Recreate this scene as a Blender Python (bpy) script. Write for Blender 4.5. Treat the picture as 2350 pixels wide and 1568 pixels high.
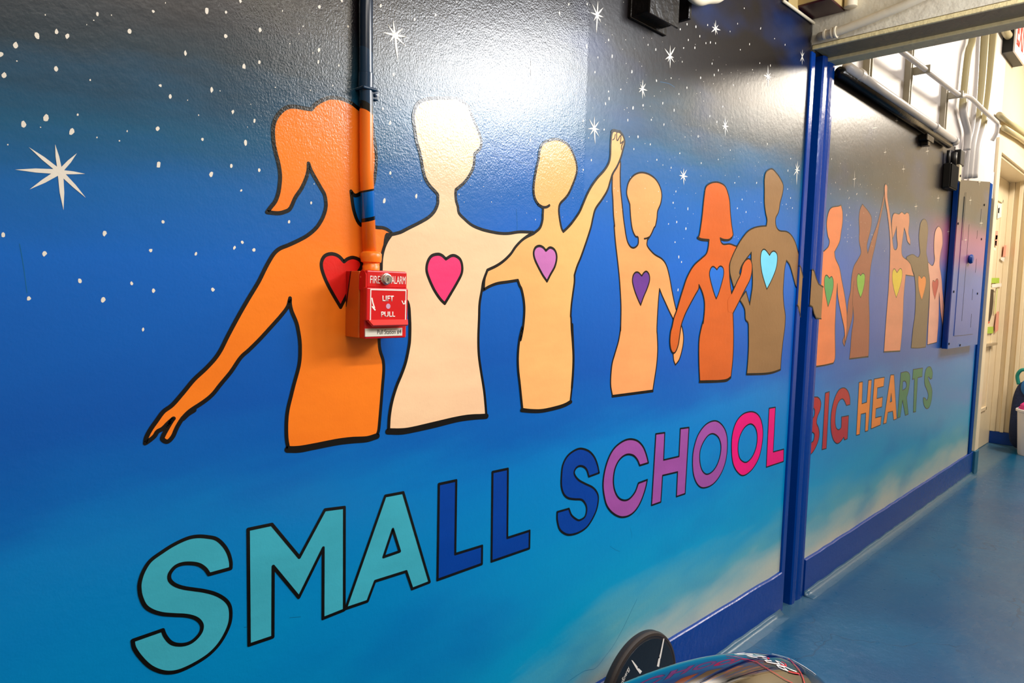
import bpy, bmesh, math, random
from mathutils import Vector, Matrix
from mathutils.geometry import tessellate_polygon

for o in list(bpy.data.objects): bpy.data.objects.remove(o)
sc = bpy.context.scene
COL = sc.collection
random.seed(4)

# ------------------------------------------------------------------ camera
cam_d = bpy.data.cameras.new('camera'); cam = bpy.data.objects.new('camera', cam_d); COL.objects.link(cam)
cam_d.sensor_width = 36.0; cam_d.lens = 24.005; cam_d.clip_start = 0.02
cam.matrix_world = Matrix(((0.7076555, 0.03153144, -0.70585371, 0.0),
                           (-0.70596132, 0.07258858, -0.70452076, -1.2),
                           (0.02902237, 0.99686341, 0.07362769, 1.368),
                           (0, 0, 0, 1)))
sc.camera = cam

# ------------------------------------------------------------------ world, lights, exposure
w = bpy.data.worlds.new('world'); sc.world = w; w.use_nodes = True
w.node_tree.nodes['Background'].inputs[0].default_value = (1.0, 0.93, 0.84, 1)
w.node_tree.nodes['Background'].inputs[1].default_value = 0.05
sc.view_settings.view_transform = 'Standard'; sc.view_settings.look = 'None'
sc.view_settings.gamma = 1.0; sc.view_settings.exposure = 0.2; sc.view_settings.use_curve_mapping = False

def area(name, loc, target, sx, sy, power, col, spread=180):
    l = bpy.data.lights.new(name, 'AREA'); l.shape = 'RECTANGLE'; l.size = sx; l.size_y = sy
    l.energy = power; l.color = col; l.spread = math.radians(spread)
    o = bpy.data.objects.new(name, l); COL.objects.link(o); o.location = loc
    d = Vector(target) - Vector(loc)
    o.rotation_euler = d.to_track_quat('-Z', 'Y').to_euler()
    return o
def tube_light(name, loc, sx, sy, power, col):
    l = bpy.data.lights.new(name, 'AREA'); l.shape = 'RECTANGLE'; l.size = sx; l.size_y = sy
    l.energy = power; l.color = col
    o = bpy.data.objects.new(name, l); COL.objects.link(o); o.location = loc   # faces straight down
    return o
tube_light('ceiling_lamp_near', (0.75, -1.75, 2.80), 1.1, 0.12, 31, (1.0, 0.93, 0.84))
area('ceiling_lamp_middle', (2.50, -1.50, 2.445), (1.2, -0.2, 1.65), 0.9, 0.5, 37, (0.95, 0.97, 1.0))
tube_light('ceiling_lamp_far_a', (4.6, -1.3, 3.60), 1.3, 0.35, 24, (1.0, 0.94, 0.86))
area('ceiling_lamp_far_b', (7.0, -1.50, 3.44), (6.6, -1.1, 2.0), 1.3, 0.45, 96, (1.0, 0.89, 0.74))
tube_light('beam_fill_light', (2.25, -2.6, 2.88), 0.6, 0.3, 20, (1.0, 0.92, 0.80))  # added fill light, no real fixture: brightens the near face of the beam
tube_light('ceiling_lamp_back', (-0.3, -2.2, 2.80), 1.1, 0.2, 14, (1.0, 0.93, 0.84))

# ------------------------------------------------------------------ node helpers
def lin(c):
    return tuple((v/255/12.92 if v/255 <= 0.04045 else ((v/255+0.055)/1.055)**2.4) for v in c) + (1,)
class NT:
    def __init__(s, nt): s.nt = nt
    def n(s, t, **k):
        x = s.nt.nodes.new(t)
        for a, b in k.items(): setattr(x, a, b)
        return x
    def set(s, sock, v):
        if hasattr(v, 'is_output') or hasattr(v, 'links') and not isinstance(v, (int, float, tuple)): s.nt.links.new(v, sock)
        else: sock.default_value = v
    def m(s, op, a, b=None, c=None, clamp=False):
        x = s.n('ShaderNodeMath', operation=op, use_clamp=clamp); s.set(x.inputs[0], a)
        if b is not None: s.set(x.inputs[1], b)
        if c is not None: s.set(x.inputs[2], c)
        return x.outputs[0]
    def ss(s, v, a, b):   # smooth ramp 0..1 while v goes a..b
        x = s.n('ShaderNodeMapRange', interpolation_type='SMOOTHSTEP'); s.set(x.inputs[0], v)
        x.inputs[1].default_value = a; x.inputs[2].default_value = b; return x.outputs[0]
    def noise(s, vec, scale, detail=2, rough=0.5):
        x = s.n('ShaderNodeTexNoise'); s.set(x.inputs['Vector'], vec); x.inputs['Scale'].default_value = scale
        x.inputs['Detail'].default_value = detail; x.inputs['Roughness'].default_value = rough; return x.outputs['Fac']
    def mix(s, f, a, b, mode='MIX'):
        x = s.n('ShaderNodeMix', data_type='RGBA', blend_type=mode); s.set(x.inputs[0], f); s.set(x.inputs[6], a); s.set(x.inputs[7], b)
        return x.outputs[2]
    def xyz(s):
        g = s.n('ShaderNodeNewGeometry'); p = s.n('ShaderNodeSeparateXYZ'); s.nt.links.new(g.outputs['Position'], p.inputs[0])
        return g.outputs['Position'], p.outputs[0], p.outputs[1], p.outputs[2]
    def comb(s, x, y, z):
        c = s.n('ShaderNodeCombineXYZ'); s.set(c.inputs[0], x); s.set(c.inputs[1], y); s.set(c.inputs[2], z); return c.outputs[0]
    def ramp(s, f, stops, interp='LINEAR'):
        r = s.n('ShaderNodeValToRGB'); r.color_ramp.interpolation = interp; e = r.color_ramp.elements
        e[0].position, e[0].color = stops[0][0], stops[0][1]
        e[1].position, e[1].color = stops[-1][0], stops[-1][1]
        for p, c in stops[1:-1]:
            q = e.new(p); q.color = c
        s.set(r.inputs[0], f); return r.outputs[0]

# roller stipple of the wall paint, one group shared by everything painted on the wall
grp = bpy.data.node_groups.new('roller_stipple', 'ShaderNodeTree')
grp.interface.new_socket('Normal', in_out='OUTPUT', socket_type='NodeSocketVector')
grp.interface.new_socket('Rough', in_out='OUTPUT', socket_type='NodeSocketFloat')
G = NT(grp); go = G.n('NodeGroupOutput')
pos, px, py, pz = G.xyz()
patch = G.m('MULTIPLY', G.m('MULTIPLY', G.ss(px, 0.40, 0.62), G.ss(px, 1.468, 1.455)), G.ss(pz, 1.50, 1.66))   # the thickly rolled repair patch
far = G.ss(px, 2.2, 2.6)
fine = G.noise(G.comb(px, py, G.m('MULTIPLY', pz, 0.75)), 280, 2.5, 0.6)
mid = G.noise(pos, 60, 2, 0.5)
big = G.noise(pos, 6, 2, 0.5)
h = G.m('ADD', G.m('MULTIPLY', fine, G.m('ADD', G.m('MULTIPLY', patch, 0.00042), 0.00014)),
        G.m('ADD', G.m('MULTIPLY', mid, 0.00035), G.m('MULTIPLY', big, 0.0010)))
bp = G.n('ShaderNodeBump'); bp.inputs['Strength'].default_value = 1.0; bp.inputs['Distance'].default_value = 1.0
G.set(bp.inputs['Height'], h); grp.links.new(bp.outputs[0], go.inputs[0])
G.set(go.inputs[1], G.m('SUBTRACT', 0.32, G.m('MULTIPLY', patch, 0.12)))
grp.interface.new_socket('Spec', in_out='OUTPUT', socket_type='NodeSocketFloat')
G.set(go.inputs[2], G.m('ADD', 0.38, G.m('ADD', G.m('MULTIPLY', patch, 0.20), G.m('MULTIPLY', G.ss(px, 3.0, 3.3), 0.55))))

MAT = {}
def new_mat(name):
    m = bpy.data.materials.new(name); m.use_nodes = True; nt = m.node_tree
    b = nt.nodes['Principled BSDF']; MAT[name] = m
    return m, NT(nt), b
def stipple(N, b, rough=None):
    g = N.n('ShaderNodeGroup', node_tree=grp); N.set(b.inputs['Normal'], g.outputs[0]); N.set(b.inputs['Specular IOR Level'], g.outputs[2])
    if rough is None: N.set(b.inputs['Roughness'], g.outputs[1])
    else: b.inputs['Roughness'].default_value = rough
def wall_paint(name, rgb, var=0.10):
    m, N, b = new_mat(name); p, x, y, z = N.xyz()
    n1 = N.noise(N.comb(N.m('MULTIPLY', x, 3.0), y, N.m('MULTIPLY', z, 9.0)), 1.0, 4, 0.6)
    c = lin(rgb); hi = tuple(min(1, v*(1+var)) for v in c[:3])+(1,); lo = tuple(v*(1-var) for v in c[:3])+(1,)
    N.set(b.inputs['Base Color'], N.mix(N.ss(n1, 0.3, 0.7), lo, hi)); stipple(N, b)
    return m
def plain(name, rgb, rough=0.5, metal=0.0, bump=0.0, bscale=80, var=0.06, coat=0.0, emit=0.0):
    m, N, b = new_mat(name); p, x, y, z = N.xyz()
    n1 = N.noise(p, 9.0, 4, 0.6)
    c = lin(rgb); hi = tuple(min(1, v*(1+var)) for v in c[:3])+(1,); lo = tuple(v*(1-var) for v in c[:3])+(1,)
    col = N.mix(n1, lo, hi)
    N.set(b.inputs['Base Color'], col); b.inputs['Roughness'].default_value = rough; b.inputs['Metallic'].default_value = metal
    b.inputs['Coat Weight'].default_value = coat; b.inputs['Coat Roughness'].default_value = 0.05
    if emit: b.inputs['Emission Strength'].default_value = emit; b.inputs['Emission Color'].default_value = c
    if bump:
        q = N.n('ShaderNodeBump'); q.inputs['Strength'].default_value = 1.0; q.inputs['Distance'].default_value = 1.0
        N.set(q.inputs['Height'], N.m('MULTIPLY', N.noise(p, bscale, 3, 0.55), bump)); N.set(b.inputs['Normal'], q.outputs[0])
    return m

# painted night sky: black at the top through royal blue and cyan to a cream glow at the skirting
def sky_paint(name):
    m, N, b = new_mat(name); p, x, y, z = N.xyz()
    streak = N.noise(N.comb(N.m('MULTIPLY', x, 1.3), 0.0, N.m('ADD', N.m('MULTIPLY', z, 7.0), N.m('MULTIPLY', x, -0.9))), 1.0, 5, 0.6)
    cloud = N.noise(N.comb(N.m('MULTIPLY', x, 1.0), 2.0, N.m('MULTIPLY', z, 2.2)), 1.6, 3, 0.5)
    up = N.m('MULTIPLY', N.m('SUBTRACT', 1.0, N.ss(x, 0.30, 1.50)), N.ss(z, 1.25, 1.65))
    dn = N.m('MULTIPLY', N.m('SUBTRACT', 1.0, N.ss(x, 1.0, 1.75)), N.m('SUBTRACT', 1.0, N.ss(z, 0.3, 0.9)))
    v = N.m('ADD', z, N.m('ADD', N.m('MULTIPLY', up, 0.27), N.m('MULTIPLY', dn, 0.20)))
    v = N.m('ADD', v, N.m('ADD', N.m('MULTIPLY', N.m('SUBTRACT', streak, 0.5), 0.22), N.m('MULTIPLY', N.m('SUBTRACT', cloud, 0.5), 0.20)))
    f = N.m('DIVIDE', v, 2.5)
    st = [(0.13, (214, 208, 184)), (0.26, (160, 190, 190)), (0.35, (85, 170, 192)), (0.48, (0, 154, 206)), (0.72, (0, 134, 200)), (0.93, (0, 122, 198)),
          (1.03, (0, 98, 184)), (1.15, (0, 86, 178)), (1.50, (0, 98, 192)), (1.70, (0, 96, 170)), (1.84, (6, 84, 122)), (1.96, (22, 48, 62)), (2.08, (24, 20, 24)), (2.4, (18, 11, 12))]
    col = N.ramp(f, [(a/2.5, lin(c)) for a, c in st])
    # rosy nebula round the panel, mauve haze along the far half
    px1 = N.m('MULTIPLY', N.m('MULTIPLY', N.ss(x, 4.5, 5.2), 1.0), N.m('MULTIPLY', N.ss(z, 1.55, 1.72), N.m('SUBTRACT', 1.0, N.ss(z, 1.80, 1.98))))
    col = N.mix(N.m('MULTIPLY', px1, 0.75), col, lin((190, 60, 80)))
    hz = N.m('MULTIPLY', N.ss(x, 3.0, 4.6), N.m('MULTIPLY', N.ss(z, 1.0, 1.3), N.m('SUBTRACT', 1.0, N.ss(z, 1.75, 1.95))))
    col = N.mix(N.m('MULTIPLY', hz, 0.35), col, lin((120, 120, 200)))
    dk = N.m('MULTIPLY', N.ss(cloud, 0.52, 0.75), 0.25)
    col = N.mix(dk, col, lin((0, 78, 165)), 'MIX')
    N.set(b.inputs['Base Color'], col); stipple(N, b)
    return m
sky = sky_paint('sky_paint')
line_blk = wall_paint('line_black', (14, 12, 10), 0.2)
PAINT = dict(orange=(255,128,30), pale=(255,208,165), peach=(255,182,112), tan=(246,160,98), rust=(204,92,34), brown=(142,104,66), coral=(242,130,76),
    sienna=(165,88,62), blush=(240,150,112), umber=(120,98,74), rosy=(245,175,155), red=(225,34,28), pink=(255,58,118), lilac=(200,115,182), purple=(105,55,142),
    blue=(0,104,200), skyblue=(108,205,232), green=(66,165,90), lime=(135,200,60), yellow=(245,215,40), amber=(255,145,50), brick=(205,65,60),
    aqua=(62,172,196), royal=(0,62,158), violet=(158,78,160), magenta=(235,0,118), crimson=(185,16,32), tangerine=(245,138,40), forest=(28,125,82))
for k, c in PAINT.items(): wall_paint('paint_'+k, c, 0.07)
star_m = wall_paint('star_white', (235, 228, 215), 0.04)

post_blue = plain('post_blue', (0, 58, 145), 0.2, bump=0.0006, bscale=60)
base_blue = plain('skirting_blue', (0, 60, 150), 0.25, bump=0.0012, bscale=45)
for m_ in (post_blue, base_blue): m_.node_tree.nodes['Principled BSDF'].inputs['Specular IOR Level'].default_value = 0.3
groove_m = plain('groove_dark', (8, 12, 30), 0.5)
cream = plain('cream_paint', (238, 222, 190), 0.35, bump=0.0006, bscale=30)
white_w = plain('white_wall_paint', (226, 222, 224), 0.45, bump=0.001, bscale=14)
room_w = plain('room_wall_paint', (178, 160, 132), 0.5, bump=0.001, bscale=14)
beam_m = plain('beam_plaster', (240, 226, 204), 0.6, bump=0.004, bscale=22, var=0.25)
beam_s = plain('beam_steel_paint', (160, 142, 104), 0.5, bump=0.002, bscale=60, var=0.2)
beam_t = plain('beam_lip_paint', (250, 226, 170), 0.5, bump=0.002, bscale=60, var=0.15)
pipe_w = plain('pipe_white', (215, 212, 212), 0.35, bump=0.0004, bscale=50)
tt, N, b = new_mat('pipe_two_tone'); p, x, y, z = N.xyz()
N.set(b.inputs['Base Color'], N.mix(N.ss(N.m('ADD', z, N.m('MULTIPLY', N.noise(p, 8, 3), 0.15)), 2.68, 2.73), lin((215, 212, 212)), lin((190, 178, 132)))); b.inputs['Roughness'].default_value = 0.4
pipe_warm = plain('pipe_warm_white', (232, 218, 190), 0.45, bump=0.0006, bscale=40, var=0.12)
pipe_y = plain('pipe_cream', (190, 178, 138), 0.4, bump=0.0004, bscale=50)
strut_m = plain('strut_metal', (175, 168, 150), 0.45)
blk_gloss = plain('gloss_black_paint', (16, 12, 12), 0.25, bump=0.002, bscale=40)
blk_dull = plain('dull_black', (14, 14, 16), 0.5)
blk_flat = plain('flat_black', (10, 10, 11), 0.9); blk_flat.node_tree.nodes['Principled BSDF'].inputs['Specular IOR Level'].default_value = 0.1
red_p = plain('alarm_red', (212, 16, 22), 0.30, bump=0.0001, bscale=200)
red_l = plain('alarm_red_lip', (245, 45, 38), 0.35)
white_ink = plain('white_ink', (245, 238, 230), 0.5)
chrome = plain('lock_metal', (205, 200, 190), 0.25, 0.9)
label_m = plain('label_paper', (225, 220, 205), 0.5)
maroon = plain('maroon_plastic', (58, 10, 26), 0.35)
tanbox = plain('tan_box_paint', (190, 165, 110), 0.5, var=0.2)
exit_red = plain('exit_red', (235, 60, 45), 0.4)
bin_m = plain('bin_plastic', (222, 220, 228), 0.4)
pinkf = plain('pink_fabric', (235, 60, 150), 0.8, bump=0.006, bscale=40, var=0.4)
packf = plain('backpack_fabric', (10, 30, 70), 0.7, bump=0.004, bscale=60, var=0.3)
teal_s = plain('teal_strap', (20, 140, 130), 0.6)
bluef = plain('blue_fabric', (30, 110, 190), 0.7, bump=0.004, bscale=60, var=0.3)
tyre = plain('wheel_rubber', (44, 34, 28), 0.55, bump=0.0003, bscale=200)
hub_m = plain('wheel_disc_black', (14, 14, 15), 0.35, bump=0.0002, bscale=90)
shell = plain('shell_gloss_black', (6, 8, 12), 0.06, coat=1.0)
pin_red = plain('pin_red', (215, 30, 55), 0.3); script_w = plain('script_white', (245, 240, 240), 0.3); script_r = plain('script_red', (205, 25, 45), 0.3)
for n_, c_ in dict(st_green=(170,205,60), st_lime=(190,215,110), st_white=(245,240,230), st_black=(45,30,28), st_red=(220,90,60), st_pink=(235,160,140), st_grey=(140,120,115)).items(): plain(n_, c_, 0.5)
knob_m = plain('knob_blue', (0, 70, 170), 0.3)
orange_p = MAT['paint_orange']

# blue painted concrete floor: glossy, scuffed, with hairline cracks
fl, N, b = new_mat('floor_paint'); p, x, y, z = N.xyz()
n1 = N.noise(p, 1.4, 5, 0.6); n2 = N.noise(p, 26, 4, 0.6)
col = N.mix(N.ss(n1, 0.3, 0.75), lin((0, 74, 118)), lin((12, 92, 134)))
vo = N.n('ShaderNodeTexVoronoi', feature='DISTANCE_TO_EDGE'); dist = N.n('ShaderNodeMix', data_type='VECTOR')
nz = N.n('ShaderNodeTexNoise'); nz.inputs['Scale'].default_value = 5; N.set(nz.inputs['Vector'], p)
add = N.n('ShaderNodeVectorMath', operation='ADD'); sc_ = N.n('ShaderNodeVectorMath', operation='SCALE'); N.set(sc_.inputs[0], nz.outputs['Color']); sc_.inputs['Scale'].default_value = 0.35
N.set(add.inputs[0], p); N.set(add.inputs[1], sc_.outputs[0]); N.set(vo.inputs['Vector'], add.outputs[0]); vo.inputs['Scale'].default_value = 1.15
crack = N.m('MULTIPLY', N.m('LESS_THAN', vo.outputs[0], 0.004), N.ss(n1, 0.45, 0.55))
col = N.mix(N.m('MULTIPLY', crack, 0.6), col, lin((10, 60, 95)))
near = N.m('MULTIPLY', N.ss(y, -0.11, -0.04), 0.45)
col = N.mix(near, col, lin((88, 116, 130)))
N.set(b.inputs['Base Color'], col); b.inputs['Specular IOR Level'].default_value = 0.35; N.set(b.inputs['Roughness'], N.m('ADD', 0.22, N.m('MULTIPLY', n2, 0.16)))
q = N.n('ShaderNodeBump'); q.inputs['Distance'].default_value = 1.0
N.set(q.inputs['Height'], N.m('ADD', N.m('MULTIPLY', n2, 0.0012), N.m('MULTIPLY', N.noise(p, 3.5, 3, 0.5), 0.006))); N.set(b.inputs['Normal'], q.outputs[0])

# ------------------------------------------------------------------ mesh helpers
def link(name, bm, mat, parent=None, smooth=False, mats=None):
    me = bpy.data.meshes.new(name); bmesh.ops.recalc_face_normals(bm, faces=bm.faces)
    bm.to_mesh(me); bm.free()
    for m_ in (mats or [mat]): me.materials.append(m_)
    if smooth:
        for f_ in me.polygons: f_.use_smooth = True
    o = bpy.data.objects.new(name, me); COL.objects.link(o)
    if parent: o.parent = parent
    return o
def tag(o, label=None, cat=None, group=None, kind=None):
    if label: o['label'] = label
    if cat: o['category'] = cat
    if group: o['group'] = group
    if kind: o['kind'] = kind
    return o
def empty(name, loc=(0, 0, 0)):
    o = bpy.data.objects.new(name, None); COL.objects.link(o); o.empty_display_size = 0.05; return o
def add_box(bm, x0, x1, y0, y1, z0, z1, bev=0.0, seg=2):
    r = bmesh.ops.create_cube(bm, size=1.0); vs = r['verts']
    for v in vs:
        v.co.x = x0 if v.co.x < 0 else x1; v.co.y = y0 if v.co.y < 0 else y1; v.co.z = z0 if v.co.z < 0 else z1
    if bev > 0:
        es = list({e for v in vs for e in v.link_edges})
        bmesh.ops.bevel(bm, geom=es, offset=bev, segments=seg, affect='EDGES', profile=0.5)
def box(name, x0, x1, y0, y1, z0, z1, mat, parent=None, bev=0.0, seg=2):
    bm = bmesh.new(); add_box(bm, x0, x1, y0, y1, z0, z1, bev, seg); return link(name, bm, mat, parent)
def tube_bm(bm, pts, r, n=14, caps=True):
    pts = [Vector(p_) for p_ in pts]; rings = []; ref = None
    rr = r if isinstance(r, (list, tuple)) else [r]*len(pts)
    for i, p_ in enumerate(pts):
        t = (pts[min(i+1, len(pts)-1)] - pts[max(i-1, 0)]).normalized()
        if ref is None: ref = Vector((0, 0, 1)) if abs(t.z) < 0.9 else Vector((1, 0, 0))
        u = (ref - t*ref.dot(t)).normalized(); ref = u; v = t.cross(u)
        rings.append([bm.verts.new(p_ + (u*math.cos(a) + v*math.sin(a))*rr[i]) for a in [2*math.pi*k/n for k in range(n)]])
    for i in range(len(rings)-1):
        for k in range(n): bm.faces.new((rings[i][k], rings[i][(k+1) % n], rings[i+1][(k+1) % n], rings[i+1][k]))
    if caps: bm.faces.new(rings[0]); bm.faces.new(rings[-1])
def tube(name, pts, r, mat, parent=None, n=14):
    bm = bmesh.new(); tube_bm(bm, pts, r, n); return link(name, bm, mat, parent, smooth=True)
def spline(pts, n=6, closed=False):
    P = [Vector(p_) for p_ in pts]; out = []
    for i in range(len(P)-1):
        p0 = P[max(i-1, 0)]; p1 = P[i]; p2 = P[i+1]; p3 = P[min(i+2, len(P)-1)]
        for k in range(n):
            t = k/n
            out.append(0.5*((2*p1)+(p2-p0)*t+(2*p0-5*p1+4*p2-p3)*t*t+(3*p1-p0-3*p2+p3)*t**3))
    out.append(P[-1]); return out
def lathe(name, prof, loc, axis, mat, parent=None, n=32, smooth=True):
    """prof: list of (radius, height along axis)"""
    bm = bmesh.new(); rings = []
    for r, hh in prof: rings.append([bm.verts.new((r*math.cos(2*math.pi*k/n), r*math.sin(2*math.pi*k/n), hh)) for k in range(n)])
    for i in range(len(rings)-1):
        for k in range(n): bm.faces.new((rings[i][k], rings[i][(k+1) % n], rings[i+1][(k+1) % n], rings[i+1][k]))
    if prof[0][0] > 1e-6: bm.faces.new(rings[0])
    if prof[-1][0] > 1e-6: bm.faces.new(rings[-1])
    bmesh.ops.remove_doubles(bm, verts=bm.verts, dist=1e-6)
    M = Vector(axis).to_track_quat('Z', 'Y').to_matrix().to_4x4(); M.translation = Vector(loc); bm.transform(M)
    o = link(name, bm, mat, parent, smooth=False)
    if smooth:
        for f_ in o.data.polygons: f_.use_smooth = True
        m_ = o.modifiers.new('e', 'EDGE_SPLIT'); m_.split_angle = math.radians(40)
    return o

# ---- flat paint on the wall: outlines are in wall metres x 1e4 (x along the wall, z up)
def curve2d(raw, closed=True, n=5):
    P = [(a[0]/1e4, a[1]/1e4) for a in raw]; C_ = [len(a) > 2 for a in raw]; L = len(P); out = []; corners = []
    rng = range(L if closed else L-1)
    for i in rng:
        j = (i+1) % L; h_ = (i-1) % L; k_ = (j+1) % L
        p1, p2 = P[i], P[j]
        p0 = P[h_] if not C_[i] and (closed or i > 0) else (2*p1[0]-p2[0], 2*p1[1]-p2[1])
        p3 = P[k_] if not C_[j] and (closed or j < L-1) else (2*p2[0]-p1[0], 2*p2[1]-p1[1])
        m_ = 1 if (C_[i] and C_[j]) else n
        for q_ in range(m_):
            t = q_/m_
            out.append(tuple(0.5*((2*p1[d])+(p2[d]-p0[d])*t+(2*p0[d]-5*p1[d]+4*p2[d]-p3[d])*t*t+(3*p1[d]-p0[d]-3*p2[d]+p3[d])*t**3) for d in (0, 1)))
            corners.append(q_ == 0 and C_[i])
    if not closed: out.append(P[-1]); corners.append(True)
    return out, corners
def fill_bm(bm, rings, y, th=0.0002):
    vl = [[Vector((a, b_, 0)) for a, b_ in r] for r in rings]
    tris = tessellate_polygon(vl); flat = [v for r in vl for v in r]
    vs = [bm.verts.new((v.x, y, v.y)) for v in flat]
    for t in tris:
        a, b_, c = [vs[i] for i in t]
        nrm = (b_.co-a.co).cross(c.co-a.co)
        if nrm.length < 1e-12: continue
        try: bm.faces.new((a, b_, c) if nrm.y < 0 else (a, c, b_))
        except ValueError: pass
def stroke_bm(bm, pts, corners, closed, wid, y):
    L = len(pts); hw = wid/2
    def nrm(a, b_):
        dx, dz = b_[0]-a[0], b_[1]-a[1]; l = math.hypot(dx, dz) or 1e-9; return (-dz/l, dx/l)
    segs = [(i, (i+1) % L) for i in range(L if closed else L-1)]
    N_ = {s: nrm(pts[s[0]], pts[s[1]]) for s in segs}
    vn = {}
    for i in range(L):
        a = N_.get(((i-1) % L, i)); b_ = N_.get((i, (i+1) % L))
        if a and b_ and not corners[i] and a[0]*b_[0]+a[1]*b_[1] > 0.5:
            mx, mz = a[0]+b_[0], a[1]+b_[1]; l = math.hypot(mx, mz); vn[i] = (mx/l, mz/l)
    for i, j in segs:
        n_ = N_[(i, j)]; ni = vn.get(i, n_); nj = vn.get(j, n_)
        yy = y - 0.00002*(i % 2)
        q_ = [bm.verts.new((pts[a][0]+s_*m_[0]*hw, yy, pts[a][1]+s_*m_[1]*hw)) for a, s_, m_ in ((i, -1, ni), (j, -1, nj), (j, 1, nj), (i, 1, ni))]
        f_ = bm.faces.new(q_); f_.normal_update()
        if f_.normal.y > 0: f_.normal_flip()
    for i in range(L):
        if i not in vn:
            vs = [bm.verts.new((pts[i][0]+hw*math.cos(a), y+0.00003, pts[i][1]+hw*math.sin(a))) for a in [2*math.pi*k/14 for k in range(14)]]
            f_ = bm.faces.new(vs); f_.normal_update()
            if f_.normal.y > 0: f_.normal_flip()
def solid(o, th):   # give the paint film its thickness, back towards the wall
    m_ = o.modifiers.new('film', 'SOLIDIFY'); m_.thickness = th; m_.offset = -1.0
    return o
def paint(name, mat, rings, y, parent):
    bm = bmesh.new(); fill_bm(bm, rings, y)
    me = bpy.data.meshes.new(name); bm.to_mesh(me); bm.free(); me.materials.append(mat)
    o = bpy.data.objects.new(name, me); COL.objects.link(o); o.parent = parent; return solid(o, 0.00015)
def strokes(name, lst, y, parent, mat=None):
    bm = bmesh.new()
    for k_i, (pts, cor, closed, wid) in enumerate(lst): stroke_bm(bm, pts, cor, closed, wid, y-0.00005*k_i)
    me = bpy.data.meshes.new(name); bm.to_mesh(me); bm.free(); me.materials.append(mat or line_blk)
    o = bpy.data.objects.new(name, me); COL.objects.link(o); o.parent = parent; return o
def text_mesh(name, s, x0, x1, z0, z1, y, mat, parent, M=None, bold=0.0):
    cu = bpy.data.curves.new(name, 'FONT'); cu.body = s; cu.extrude = 0.0; cu.offset = bold
    t = bpy.data.objects.new(name, cu); COL.objects.link(t)
    dg = bpy.context.evaluated_depsgraph_get(); me = bpy.data.meshes.new_from_object(t.evaluated_get(dg))
    bpy.data.objects.remove(t); bpy.data.curves.remove(cu)
    xs = [v.co.x for v in me.vertices]; ys = [v.co.y for v in me.vertices]
    ax, bx_, ay, by = min(xs), max(xs), min(ys), max(ys)
    for v in me.vertices:
        u = x0+(v.co.x-ax)/(bx_-ax)*(x1-x0); q_ = z0+(v.co.y-ay)/(by-ay)*(z1-z0)
        v.co = (M @ Vector((u, q_, 0))) if M else Vector((u, y, q_))
    me.materials.clear(); me.materials.append(mat)
    o = bpy.data.objects.new(name, me); COL.objects.link(o)
    if parent: o.parent = parent
    return solid(o, 0.0002)

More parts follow.
